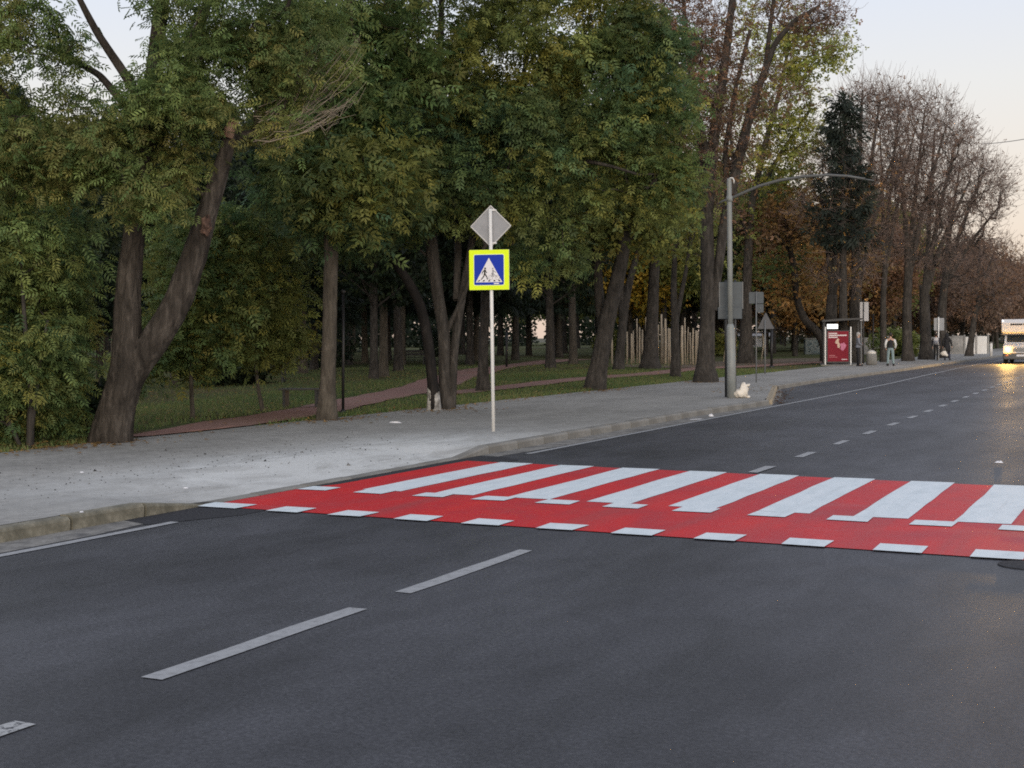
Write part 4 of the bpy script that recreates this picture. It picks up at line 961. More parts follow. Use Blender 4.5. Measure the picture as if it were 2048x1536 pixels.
P = np.concatenate([P] + [np.column_stack([rng.normal(G(a, b, .13)[0] + .1, .45, m_n), rng.normal(G(a, b, .13)[1] - .1, .6, m_n)]) for a, b, m_n in ((220, 884, 170), (655, 840, 80), (868, 820, 60), (893, 818, 80), (1190, 780, 110), (1410, 764, 110), (60, 896, 120))])
P = P[off_path(P, .25)]; n_ = len(P); zb = np.array([hill(a, b) if a < BACK else .135 for a, b in P]) + rng.uniform(.005, .06, n_) * (P[:, 0] < BACK)
pos = np.column_stack([P, zb + .01]); fr = np.array([[front(y)] for y in P[:, 1]])[:, 0]; pos[:, 2] = np.where(P[:, 0] > fr, .012, pos[:, 2])
T = np.array([[(0, 0, 0), (.04, .025, .008), (.09, 0, .0), (.04, -.025, .012)]]); TPL['dead'] = T
dd = rand_dirs(n_) * [1, 1, .08]
v, q, t = sprays(pos, dd, .12, rng.uniform(.6, 1.3, n_), 'dead', pal_mix([(.10, .07, .03), (.16, .10, .04), (.20, .12, .035), (.11, .06, .03)], pos, .6))
meta(link('fallen_leaves', npmesh('fallen_leaves', v, q, mat=M_leaf, tint=t)), 'brown fallen leaves on the lawn and along the pavement edge', None, None, 'stuff')
# brown leaf drift in the kerb return of the bus bay
n_ = 110; tt = rng.uniform(0, 1, n_); yb = 33.4 + tt * 7.5; xb = np.array([front(y) for y in yb]) + np.abs(rng.normal(scale=.22, size=n_)) + .03
pos = np.column_stack([xb, yb, .012 + rng.uniform(0, .03, n_)])
v, q, t = sprays(pos, rand_dirs(n_) * [1, 1, .2], .3, rng.uniform(.6, 1.2, n_), 'dead', pal_mix([(.05, .027, .015), (.07, .036, .017), (.045, .03, .016)], pos, .6))
meta(link('leaf_drift', npmesh('leaf_drift', v, q, mat=M_leaf, tint=t)), 'rust-brown leaves drifted into the gutter where the kerb turns away', None, None, 'stuff')
# crumbs of earth and cement on the pavement
n_ = 420; P = np.column_stack([rng.normal(-11.4, .9, n_), rng.normal(14.6, 2.6, n_)]); P[:, 0] = np.clip(P[:, 0], -14.5, -9.3); sz = rng.uniform(.005, .016, n_) * np.where(rng.uniform(size=n_) < .05, 2.2, 1.0)
ph = np.array([pave_pt(b, (a - (front(b) - .15)) / (BACK - front(b) + .15))[2] for a, b in P])
OV = np.array([(1, 0, 0), (0, 1, 0), (-1, 0, 0), (0, -1, 0), (0, 0, .8)]); V = np.column_stack([P, ph])[:, None] + OV[None] * sz[:, None, None] * rng.uniform(.6, 1.4, (n_, 5, 1))
f = np.array([(0, 1, 4), (1, 2, 4), (2, 3, 4), (3, 0, 4)]); T = (np.arange(n_)[:, None, None] * 5 + f[None]).reshape(-1, 3)
ct = np.where(rng.uniform(size=(n_, 1)) < .6, [[.06, .055, .05]], [[.30, .29, .27]])
meta(link('crumbs', npmesh('crumbs', V.reshape(-1, 3), None, T, M_leaf, tint=np.repeat(ct, 5, 0))), 'crumbs of soil and cement scattered on the dusty pavement', None, None, 'stuff')

# ------------------------------------------------------------------ the pedestrian crossing sign
sp = G(987, 865, .115); sdp = depth(sp); ppm = F / sdp
root = thing('crossing_sign', 'pedestrian crossing sign with yellow-green border on a pale pole at the dusty kerb', 'road sign', sp)
top = W(980.5, 418, sdp)
mb = MB(); mb.tube([sp + [0, 0, -.05], sp + (top - sp) * .5, top], .031, 14); part('pole', mb, M_polewhite, root, True)
fa = R(-15)                                    # the boards are turned a little away from the kerb line
N = np.array([math.sin(-fa), -math.cos(fa), 0]); N = unit(np.array([.26, -.966, 0])); X = np.array([.966, .26, 0]); X = np.array([-N[1], N[0], 0]); Z = np.array([0, 0, 1.])
def rrect(w_, h_, r_, n_=4):
    o = []
    for cx, cy, a0 in ((w_ / 2 - r_, -h_ / 2 + r_, -90), (w_ / 2 - r_, h_ / 2 - r_, 0), (-w_ / 2 + r_, h_ / 2 - r_, 90), (-w_ / 2 + r_, -h_ / 2 + r_, 180)):
        for i in range(n_ + 1): a = R(a0 + 90 * i / n_); o.append((cx + r_ * math.cos(a), cy + r_ * math.sin(a)))
    return o
bc = W(979.5, 540, sdp) + N * .045
S_ = .69
mb = MB(); mb.prism(rrect(S_, S_ * .985, .012), bc, (X, Z, N), .018); board = part('sign_board', mb, M_yellow, root)
mb = MB(); mb.prism(rrect(S_ + .006, S_ * .985 + .006, .012), bc - N * .022, (X, Z, N), .0205); part('board_rim', mb, M_signrim, root)
mb = MB(); mb.prism(rrect(.535, .535, .03), bc + N * .018 , (X, Z, N), .003); part('pale_line', mb, mat('sign_pale_line', (.75, .85, .45), .4), board)
mb = MB(); mb.prism(rrect(.515, .515, .025), bc + N * .021, (X, Z, N), .003); part('blue_panel', mb, M_blue, board)
mb = MB(); mb.prism([(-.232, -.212), (.232, -.212), (0, .205)], bc + N * .024, (X, Z, N), .003); part('white_triangle', mb, M_signwhite, board)
pn = bc + N * .0275
def flat(mb_, pts): mb_.prism(pts, pn, (X, Z, N), .002)
def limb(mb_, a, b, w0, w1):
    a = np.array(a); b = np.array(b); t = unit(b - a); nn = np.array([-t[1], t[0]]); flat(mb_, [a - nn * w0, b - nn * w1, b + nn * w1, a + nn * w0])
mb = MB(); hx = -.07
flat(mb, [(hx + .005 + .016 * math.cos(t), .025 + .018 * math.sin(t)) for t in np.linspace(0, 6.283, 13)[:-1]])
limb(mb, (hx, .004), (hx - .004, -.07), .017, .014); limb(mb, (hx - .002, -.066), (hx + .03, -.115), .012, .010); limb(mb, (hx + .03, -.112), (hx + .045, -.165), .009, .008)
limb(mb, (hx - .004, -.066), (hx - .025, -.12), .012, .009); limb(mb, (hx - .023, -.116), (hx - .065, -.165), .009, .008)
limb(mb, (hx - .008, -.002), (hx - .045, -.045), .008, .007); limb(mb, (hx - .045, -.042), (hx - .05, -.075), .007, .005); limb(mb, (hx + .006, -.004), (hx + .035, -.055), .008, .006)
part('walking_figure', mb, M_black, board)
mb = MB()                                      # kerbside bars of the pictogram
for x0, sl in ((-.165, -.02), (-.085, -.012), (.005, 0), (.088, .012), (.168, .022)):
    flat(mb, [(x0 - .02 + sl, -.198), (x0 + .012 + sl, -.198), (x0 + .018, -.172), (x0 - .008, -.172)])
part('crossing_bars', mb, M_black, board)
mb = MB(); gx = .075                           # faint grey cyclist
for cx in (gx - .045, gx + .075):
    ring = np.linspace(0, 6.283, 15)
    for a, b in zip(ring[:-1], ring[1:]): limb(mb, (cx + .036 * math.cos(a), -.13 + .036 * math.sin(a)), (cx + .036 * math.cos(b), -.13 + .036 * math.sin(b)), .003, .003)
limb(mb, (gx - .045, -.13), (gx, -.07), .005, .005); limb(mb, (gx, -.07), (gx + .075, -.13), .005, .005); limb(mb, (gx + .01, -.12), (gx - .03, -.055), .009, .007); limb(mb, (gx - .005, -.075), (gx - .005, .0), .012, .010); limb(mb, (gx - .005, -.01), (gx + .05, -.05), .006, .005)
flat(mb, [(gx - .008 + .014 * math.cos(t), .02 + .014 * math.sin(t)) for t in np.linspace(0, 6.283, 11)[:-1]])
part('cyclist_figure', mb, mat('faded_print', (.22, .22, .24), .4), board)
# diamond board seen from behind
dc = W(980.5, 452, sdp) - N * .052; r = .355
dia = []
for k in range(4):
    a = R(90 * k); c0 = np.array([math.cos(a), math.sin(a)]) * (r - .02)
    for da in (-35, 0, 35): dia.append(tuple(c0 + .02 * np.array([math.cos(a + R(da)), math.sin(a + R(da))])))
mb = MB(); mb.prism(dia, dc, (X, Z, N), .004); part('diamond_board', mb, M_signback, root)
mb = MB()
for k in range(4):
    a = dc + N * .006 + X * math.cos(R(90 * k)) * (r - .006) + Z * math.sin(R(90 * k)) * (r - .006); b = dc + N * .006 + X * math.cos(R(90 * k + 90)) * (r - .006) + Z * math.sin(R(90 * k + 90)) * (r - .006)
    mb.tube([a, b], .011, 6)
part('diamond_rim', mb, M_signrim, root)
for dz in (-.29, .27):
    mb = MB(); a = top * [1, 1, 0] + [0, 0, dc[2] + dz]; mb.tube([a - X * .01 - N * .01, a + X * .085 - N * .03, a + X * .09 - N * .05], .016, 8); part('bracket', mb, M_polewhite, root, True)
mb = MB(); c = bc + N * .0285 + X * .13 - Z * .235; mb.prism(rrect(.09, .022, .004), c, (X, Z, N), .002); part('sticker', mb, M_signwhite, board)
mb = MB(); mb.tube([sp + [0, 0, -.05], sp + [0, 0, .012]], [.085, .06], 14); part('footing', mb, M_kerb2, root, True)

# ------------------------------------------------------------------ lamp post with a bare curved arm
lp = G(1463, 796, .13); ld = depth(lp)
root = thing('lamp_post', 'grey lamp post with a long curved arm over the road and no lantern', 'lamp post', lp)
def at(px, py, dd=0): return W(px, py, ld + dd)
mb = MB(); mb.tube([lp + [0, 0, -.1], at(1462.5, 720), at(1461, 655), at(1460.8, 648)], [.118, .113, .105, .072], 20); part('lower_pole', mb, M_lampgrey, root, True)
mb = MB(); mb.tube([at(1460.9, 655), at(1459.5, 500), at(1458.3, 362), at(1458.2, 357)], [.070, .066, .060, .046], 18); part('upper_pole', mb, M_lampgrey, root, True)
tp = at(1459, 398); pts = []
xd = np.array([1., .12, 0]); 
for t, h in ((-.32, -.10), (-.22, -.05), (0, .0), (.35, .12), (.9, .30), (1.5, .42), (2.2, .49), (2.9, .50), (3.5, .45), (4.0, .36)):
    pts.append(tp + xd * (t * .84) + [0, 0, h])
mb = MB(); mb.tube(pts, [.022, .025, .036, .038, .038, .037, .036, .035, .033, .030], 10); part('arm', mb, M_armgrey, root, True)
mb = MB(); mb.tube([pts[-1] - xd * .05, pts[-1] + xd * .22 - [0, 0, .05]], [.02, .018], 8); part('arm_spigot', mb, M_armgrey, root, True)
mb = MB(); mb.tube([tp + [0, 0, -.07], tp + [0, 0, .07]], [.082, .082], 16); part('clamp_collar', mb, M_lampgrey, root, True)
c = at(1458.2, 360); mb = MB(); mb.tube([c, c + xd * .03 + [0, 0, .05], c + xd * .09 + [0, 0, .05], c + xd * .125 + [0, 0, -.02], c + xd * .12 + [0, 0, -.09]], .018, 8); part('hook', mb, M_polewhite, root, True)
# grey boards fixed behind the lamp post
c = at(1461, 602, .35); X2 = unit(np.array([.93, .37, 0])); N2 = np.array([X2[1], -X2[0], 0])
root = thing('sign_board', 'large blue-grey rectangular sign back on two dark posts right behind the lamp post', 'road sign', np.array([c[0], c[1], .13]))
mb = MB(); mb.box(at(1462, 591, .35), (.62, .03, .70), (X2, -N2, Z), .008); part('upper_board', mb, M_bluegrey, root)
mb = MB(); mb.box(at(1460, 626, .35), (.62, .03, .31), (X2, -N2, Z), .008); part('lower_board', mb, M_bluegrey, root)
for s in (-1, 1):
    b = c + X2 * s * .12 - N2 * .04; mb = MB(); mb.tube([np.array([b[0], b[1], .1]), b + [0, 0, .55]], .03, 10); part('post', mb, M_darkmetal, root, True)
mb = MB(); b = at(1462, 591, .35) + N2 * .02
for dx in (-.3, .3): mb.box(b + X2 * dx, (.02, .02, .7), (X2, -N2, Z))
part('board_flange', mb, M_greymetal, root)
# white bag
bp = G(1483, 796, .13); bd = depth(bp)
root = thing('plastic_bag', 'crumpled white plastic bag lying against the foot of the lamp post', 'bag', bp)
mb = MB(); mb.ball([0, 0, 0], 1.0, 26, 18); r_ = random.Random(11); V = []
for v_ in mb.v:
    x, y, z = v_; lump = 1 + .10 * math.sin(4.1 * x + 2 * z) * math.sin(5 * y + 1) + .06 * math.sin(11 * x + 7 * z) + .05 * math.sin(13 * y - 6 * z) + r_.uniform(-.03, .03)
    px_ = x * .19 * lump + .07 * max(0, z) ; pz_ = max(.004, .135 + z * .135 * lump + .12 * max(0, z) ** 2 * (x > -.3)); V.append(bp + X2 * (px_ - .02) + N2 * y * .15 * lump + Z * pz_)
mb.v = [tuple(v_) for v_ in V]; part('bag_body', mb, M_bag, root, True)
mb = MB(); c = bp + X2 * .10 + Z * .30
mb.tube([c - Z * .07 - X2 * .03, c + X2 * .01, c + X2 * .05 + Z * .035, c + X2 * .10 + Z * .02], [.075, .045, .032, .05], 11)
mb.v = [tuple(np.array(v_) + [r_.uniform(-.012, .012), 0, r_.uniform(-.012, .012)]) for v_ in mb.v]; part('tied_neck', mb, M_bag, root, True)
mb = MB(); c = bp + X2 * .17 + Z * .03; mb.ball(c, (.06, .05, .035), 10, 7); part('loose_fold', mb, M_bag, root, True)

# ------------------------------------------------------------------ other signs and posts
def pole_sign(name, label, b, topy, rad, m, boards, cat='road sign'):
    g = G(b[0], b[1], .13); d = depth(g); root = thing(name, label, cat, g)
    mb = MB(); mb.tube([g + [0, 0, -.05], W(b[0], topy, d)], rad, 10); part('pole', mb, m, root, True)
    for nm, kind, x0, y0, x1, y1, m2, off in boards:
        ww, hh = (x1 - x0) / F * d, (y1 - y0) / F * d; c = W((x0 + x1) / 2, (y0 + y1) / 2, d + off)
        mb = MB()
        if kind == 'rect': mb.prism(rrect(ww, hh, .03), c, (X2, Z, N2), .02)
        else: mb.prism([(-ww / 2, -hh / 2), (-ww / 2 + .03, -hh / 2 - .02), (ww / 2 - .03, -hh / 2 - .02), (ww / 2, -hh / 2), (.02, hh / 2), (-.02, hh / 2)], c, (X2, Z, N2), .02)
        part(nm, mb, m2, root)
        mb = MB(); mb.tube([c + X2 * (ww * .0) + N2 * .02, c + N2 * .06], .02, 6); part('clamp', mb, m, root)
    return root
pole_sign('plate_sign', 'thin dark pole with two small blue-grey plates stacked near its top', (1512.5, 765), 583, .022, M_greymetal,
          [('square_plate', 'rect', 1498, 584, 1527, 607, M_bluegrey, .06), ('narrow_plate', 'rect', 1514, 608, 1527, 625, M_bluegrey, .06)])
pole_sign('triangle_sign', 'grey triangular warning sign seen from behind beyond the plate sign', (1530, 748), 640, .03, M_greymetal, [('triangle_plate', 'tri', 1515, 626, 1548, 657, M_triback, .06)])
pole_sign('stop_plate', 'pale pole with a grey square plate beside two walking people', (1877, 720), 634, .045, M_polewhite, [('square_plate', 'rect', 1868, 636, 1888, 661, M_signback, .10)])
r = pole_sign('bus_stop_flag', 'white plate with a dark stripe on a thin pole at the bus shelter corner', (1727, 727), 600, .03, M_darkmetal, [('white_plate', 'rect', 1720, 604, 1737, 642, M_plate, .05)])
def post(label, b, topy, rad, m, cap=None):
    g = G(b[0], b[1], .13); d = depth(g); t = W(b[0] + .5, topy, d); mb = MB(); mb.tube([g + [0, 0, -.05], t], rad, 10)
    root = thing('park_post', label, 'post', g); part('shaft', mb, m, root, True)
    mb = MB(); mb.tube([t + [0, 0, -.04], t + [0, 0, .02], t + [0, 0, .05]], [rad * 1.6, rad * 1.6, rad * .6], 10); part('cap', mb, cap or m, root, True)
    mb = MB(); mb.tube([g + [0, 0, -.02], g + [0, 0, .06], g + [0, 0, .10]], [rad * 2.2, rad * 2.0, rad], 10); part('base_collar', mb, m, root, True)
post('tall thin black post beside the straight grey trunk', (686, 828), 583, .032, M_black)
post('black post in the lawn right of the crossing sign pole', (1013, 737), 660, .06, M_black)
post('thick black post beside the triangle sign', (1543, 735), 655, .065, M_black)
post('thin dark post rising from behind the litter bin', (1746, 722), 630, .035, M_black)
post('white-capped low garden lamp by the red path', (571, 815), 790, .03, M_black, mat('white_cap', (.85, .85, .85), .4))
def bench(label, b, L, ang, m, back=True):
    g = G(b[0], b[1], .13); root = thing('park_bench', label, 'bench', g)
    ax = np.array([math.cos(ang), math.sin(ang), 0]); ay = np.array([-math.sin(ang), math.cos(ang), 0]); A = (ax, ay, Z)
    for i in range(3): mb = MB(); mb.box(g + ay * (-.15 + .15 * i) + [0, 0, .44], (L, .12, .04), A, .006); part('seat_slat', mb, m, root)
    if back:
        for i in range(2): mb = MB(); mb.box(g + ay * (.27 + .03 * i) + [0, 0, .62 + .17 * i], (L, .035, .14), A, .006); part('back_slat', mb, m, root)
    for s in (-1, 1):
        mb = MB(); mb.box(g + ax * s * (L / 2 - .12) + [0, 0, .21], (.06, .40, .42), A, .006); part('leg', mb, M_darkmetal, root)
        if back: mb = MB(); mb.box(g + ax * s * (L / 2 - .12) + ay * .235 + [0, 0, .62], (.05, .04, .42), A, .006); part('back_support', mb, M_darkmetal, root)
M_darkwood = mat('dark_wood', (.018, .016, .018), .7)
bench('dark bench on the lawn under the young olive tree', (546, 770), 1.0, R(20), M_darkwood)
bench('low dark bench without back by the white-capped garden lamp', (604, 816), 1.0, R(20), mat('weathered_wood', (.06, .06, .055), .8), False)
bench('black bench deep among the trunks past the leaning tree', (827, 729), 1.5, R(22), M_black)

# wooden palisade of debarked logs
pal0 = G(1222, 733, .13); root = thing('wooden_palisade', 'playground palisade of pale debarked logs of uneven height', 'palisade', pal0)
for x, y0, y1, wd in [(1224, 732, 665, 5), (1244, 727, 675, 4), (1254, 729, 664, 5), (1263, 731, 668, 5), (1268, 729, 662, 3.5), (1274, 728, 638, 3.5), (1279, 732, 655, 4), (1286, 727, 660, 5), (1292, 724, 635, 4), (1313, 732, 655, 6), (1317, 731, 650, 4), (1323, 731, 629, 5), (1326, 732, 655, 4),
                    (1331, 733, 638, 6), (1337, 732, 657, 4), (1341, 732, 658, 4), (1346, 734, 665, 4), (1365, 731, 652, 7), (1371, 730, 636, 3.5), (1375, 729, 655, 3), (1386, 730, 657, 5), (1392, 728, 662, 6), (1396, 727, 664, 4), (1236, 726, 672, 4), (1299, 730, 650, 4), (1357, 731, 660, 4), (1381, 729, 666, 4)]:
    g = G(x, 731 + (y0 - 730) * .4, .13); d = depth(g); t = W(x - random.uniform(-1.5, 1.5), y1, d); wd *= .82
    mid = g + (t - g) * .5 + [random.uniform(-.03, .03), 0, 0]
    mb = MB(); mb.tube([g + [0, 0, -.1], mid, t, t + [0, 0, .03]], [wd / F * d / 2 * 1.1, wd / F * d / 2, wd / F * d / 2 * .88, .01], 8); part('log', mb, M_pole_wood, root, True)
# swing frame
g0, g1 = G(1452, 722, .13), G(1527, 721, .13); h = 1.75
root = thing('swing_frame', 'pale timber swing frame with crossed legs behind the road signs', 'swing frame', (g0 + g1) / 2)
ax = unit(g1 - g0); ay = np.array([-ax[1], ax[0], 0])
for c in (g0, g0 + ax * 1.55, g1):
    for s in (-1, 1):
        dv = ax * .30 * s if True else ay; mb = MB(); mb.tube([c + dv + ay * .3 * s + [0, 0, -.05], c - dv * .35 + [0, 0, h + .1]], .035, 8); part('leg', mb, M_swing, root, True)
mb = MB(); mb.tube([g0 - ax * .3 + [0, 0, h], g1 + ax * .3 + [0, 0, h]], .055, 8); part('beam', mb, M_darkwood, root, True)

# far pale fence of panels
fa_, fb_ = G(1716, 709.5, .13), G(1976, 707.5, .13); L = np.linalg.norm(fb_ - fa_); ax = unit(fb_ - fa_); ay = np.array([-ax[1], ax[0], 0]); npan = 11
root = thing('concrete_fence', 'pale panel fence closing the park behind the walking people', 'fence', fa_)
for i in range(npan):
    c = fa_ + ax * L * (i + .5) / npan; hgt = 1.38 + .05 * ((i * 7) % 3); mb = MB(); mb.box(c + [0, 0, hgt / 2 - .05], (L / npan - .16, .05, hgt), (ax, ay, Z), .01)
    part('panel', mb, M_conc if i < npan - 2 else M_wall, root)
    if i in (3, 4):
        pass
for i in range(npan + 1):
    c = fa_ + ax * L * i / npan; mb = MB(); mb.box(c + [0, 0, .72], (.13, .12, 1.55), (ax, ay, Z), .012); part('post', mb, M_conc, root)
# striped bollard beside the end of the fence
g = G(1982, 712, .13); mb = MB(); mb.tube([g, g + [0, 0, .9]], .10, 12)
root = thing('pale_bollard', 'short pale bollard past the end of the fence', 'bollard', g); part('shaft', mb, M_wall, root, True)
mb = MB(); mb.tube([g + [0, 0, .9], g + [0, 0, .96], g + [0, 0, .99]], [.12, .12, .04], 12); part('cap', mb, M_kerb2, root, True)

# kiosk box by the curved tree
g = G(1626, 709, .13); root = thing('cabinet', 'grey graffiti-covered cabinet left of the bus shelter', 'cabinet', g); A = (X2, -N2, Z)
mb = MB(); mb.box(g + [0, 0, .62], (1.35, .7, 1.24), A, .03); part('body', mb, M_kiosk, root)
mb = MB(); mb.box(g + [0, 0, 1.28], (1.45, .8, .07), A, .02); part('lid', mb, M_kerb2, root)
for s in (-1, 1): mb = MB(); mb.box(g + X2 * .33 * s + N2 * .36 + [0, 0, .62], (.6, .02, 1.05), A, .005); part('door', mb, M_kiosk, root)
mb = MB()
for k in range(14):
    a = g + N2 * .372 + X2 * random.uniform(-.55, .55) + [0, 0, random.uniform(.3, 1.0)]; mb.tube([a, a + X2 * random.uniform(-.15, .15) + [0, 0, random.uniform(-.15, .15)], a + X2 * random.uniform(-.2, .2) + [0, 0, random.uniform(-.15, .15)]], .018, 4)
part('graffiti', mb, mat('graffiti_dark', (.02, .05, .07), .6), root)

# pale hut, and a pale block added for sky glare seen through the wood
def building(label, px, py, dist, wd, ht, nwin, roofh):
    c = W(px, py, dist); c[2] = .0; root = thing('pale_block', label, 'building', c)
    a = unit(np.array([-c[1], c[0], 0])) * -1; b = np.array([-a[1], a[0], 0]); A = (a, b, Z)
    mb = MB(); mb.box(c + [0, 0, ht / 2], (wd, 4, ht), A); part('wall', mb, M_wall, root)
    mb = MB(); hw = wd / 2 + .3; mb.add([c + a * sx * hw + b * sy * 2.4 + [0, 0, ht] for sx in (-1, 1) for sy in (-1, 1)] + [c - a * hw + [0, 0, ht + roofh], c + a * hw + [0, 0, ht + roofh]], [(0, 4, 5, 2), (1, 3, 5, 4), (0, 1, 4), (2, 5, 3), (0, 2, 3, 1)]); part('roof', mb, M_roof, root)
    for i in range(nwin):
        p = c + a * wd * ((i + .5) / nwin - .5) - b * 2.02 + [0, 0, ht * .55]; f_ = MB(); f_.box(p, (.9, .06, 1.2), A); fo = part('window', f_, M_signwhite, root)
        f_ = MB(); f_.box(p - b * .04, (.74, .03, 1.04), A); part('pane', f_, M_window, fo)
building('pale block added for the bright sky gap under the branches behind the swing frame', 1508, 690, 180, 3.6, 1.6, 1, .4)
building('white-gabled hut above the pale fence behind the half-bare trees', 1834, 660, 150, 2.2, 3.0, 1, .5)

# ------------------------------------------------------------------ bus shelter
bs = G(1676, 731, .13); bdp = depth(bs); bx, by = bs[0], bs[1]
root = thing('bus_shelter', 'bus shelter with a red advertising panel at its near end', 'bus shelter', bs)
pm = F / bdp
U = unit(np.array([.97, .24, 0])); Vv = np.array([-U[1], U[0], 0]); A = (U, Vv, Z)
c = bs + U * 0.0
mb = MB(); mb.box(c + [0, 0, .97], (1.20, .16, 1.70), A, .02); box_ = part('advert_case', mb, M_darkmetal, root)
mb = MB(); mb.box(c - Vv * .086 + [0, 0, .99], (1.04, .014, 1.56), A); part('poster', mb, M_poster, box_)
pr_ = c - Vv * .095
def strip(x0, x1, z0, z1, m, nm, th=.004):
    mb = MB(); mb.box(pr_ + U * (x0 + x1) / 2 + [0, 0, (z0 + z1) / 2], (x1 - x0, th, z1 - z0), A); part(nm, mb, m, box_)
M_print = mat('white_print', (.62, .55, .55), .4); M_print2 = mat('faint_print', (.38, .10, .12), .4)
strip(-.48, -.05, 1.63, 1.69, M_print, 'headline'); strip(-.48, .44, 1.53, 1.59, M_print, 'headline'); strip(-.48, -.02, 1.43, 1.49, M_print, 'headline')
strip(-.45, -.15, .50, .54, M_print2, 'small_print'); strip(-.45, -.02, .42, .45, M_print2, 'small_print'); strip(.17, .45, .30, .34, M_print, 'small_print')
mb = MB(); M_hand = mat('poster_beige', (.55, .40, .30), .5); M_pink = mat('poster_pink', (.50, .14, .24), .5)
mb.prism([(-.16, .20), (-.05, .38), (.03, .40), (.06, .33), (.02, .28), (.10, .05), (.09, -.10), (-.02, -.08), (-.04, .14), (-.10, .12)], pr_ + [0, 0, 1.0], (U, Z, -Vv), .004); part('pale_motif', mb, M_hand, box_)
mb = MB(); mb.prism([(.10, .12), (.30, .18), (.42, .06), (.36, -.10), (.24, -.24), (.12, -.16), (.14, -.02)], pr_ + [0, 0, 1.0], (U, Z, -Vv), .004); part('pink_motif', mb, M_pink, box_)
for s in (-1, 1):
    mb = MB(); mb.box(c + U * s * .64 + [0, 0, 1.0], (.07, .20, 2.0), A, .01); part('case_edge', mb, M_polewhite, root)
mb = MB(); mb.box(c - U * .28 - Vv * .03 + [0, 0, 2.02], (.55, .08, .24), A, .01); part('lit_sign', mb, M_litpanel, root)
mb = MB(); mb.box(c - U * .70 + [0, 0, 1.2], (.12, .12, 2.4), A, .01); part('post', mb, M_black, root)
mb = MB(); mb.box(c + U * 1.17 + Vv * .1 + [0, 0, 1.15], (.05, .05, 2.3), A, .006); part('post', mb, M_greymetal, root)
for s in (0, 1):
    mb = MB(); mb.box(c + U * (-.70 if s == 0 else 1.17) + Vv * 3.6 + [0, 0, 1.15], (.08, .08, 2.3), A, .01); part('post', mb, M_darkmetal, root)
mb = MB(); ro = c + U * .22 + Vv * 1.8 + [0, 0, 2.32]
prof = [(-1.02, -.06), (1.05, .06), (1.05, .13), (-.2, .10), (-1.02, .02)]
mb.prism(prof, ro - Vv * 2.0, (U, Z, Vv), 4.0); part('roof', mb, M_darkmetal, root)
mb = MB(); mb.box(c - U * .70 + Vv * 1.85 + [0, 0, 1.15], (.02, 3.3, 1.7), A); part('rear_glass', mb, M_glass, root)
for i in range(3): mb = MB(); mb.box(c - U * (.25 + .14 * i) + Vv * 1.9 + [0, 0, .46], (.11, 2.2, .04), A, .008); part('bench_slat', mb, M_darkwood, root)
for s in (1.1, 2.7): mb = MB(); mb.box(c - U * .40 + Vv * s + [0, 0, .22], (.38, .06, .44), A, .008); part('bench_leg', mb, M_darkmetal, root)
mb = MB(); mb.box(c + U * .25 + Vv * 1.8 + [0, 0, .02], (2.2, 4.1, .06), A, .01); part('plinth', mb, M_kerb2, root)
# litter bin with a white bag
g = G(1743, 730, .13); root = thing('litter_bin', 'round concrete litter bin lined with a white bag near the bus stop', 'litter bin', g)
mb = MB(); mb.tube([g + [0, 0, -.02], g + [0, 0, .1], g + [0, 0, .5], g + [0, 0, .62]], [.24, .28, .27, .22], 16); part('bin_body', mb, M_kerb2, root, True)
mb = MB(); mb.tube([g + [0, 0, .58], g + [0, 0, .68], g + [0, 0, .76]], [.235, .22, .10], 11); part('bin_liner', mb, M_bag, root)

# ------------------------------------------------------------------ people
M_skin = mat('skin', (.42, .25, .18), .6); M_hair_d = mat('dark_hair', (.02, .015, .012), .7); M_hair_g = mat('grey_hair', (.34, .32, .30), .7)
M_cloth = {k: mat('cloth_' + k, v, .85) for k, v in dict(black=(.014, .014, .016), grey=(.16, .17, .20), jeans=(.20, .27, .28), dark=(.025, .025, .035), white=(.62, .62, .60), pale=(.45, .44, .44), navy=(.03, .035, .06), shoe=(.015, .014, .014)).items()}
def skin_mesh(verts, edges, radii, rooti=0, sub=1):
    me = bpy.data.meshes.new('tmp'); me.from_pydata([tuple(map(float, v)) for v in verts], edges, [])
    o = bpy.data.objects.new('tmp', me); COL.objects.link(o); md = o.modifiers.new('Skin', 'SKIN'); md.use_smooth_shade = True; md.branch_smoothing = .4
    sv = me.skin_vertices[0].data
    for i, r_ in enumerate(radii): sv[i].radius = (r_, r_) if np.isscalar(r_) else r_; sv[i].use_root = (i == rooti)
    s = o.modifiers.new('Sub', 'SUBSURF'); s.levels = sub; s.render_levels = sub
    dg = bpy.context.evaluated_depsgraph_get(); r = bpy.data.meshes.new_from_object(o.evaluated_get(dg)); bpy.data.objects.remove(o); bpy.data.meshes.remove(me); return r
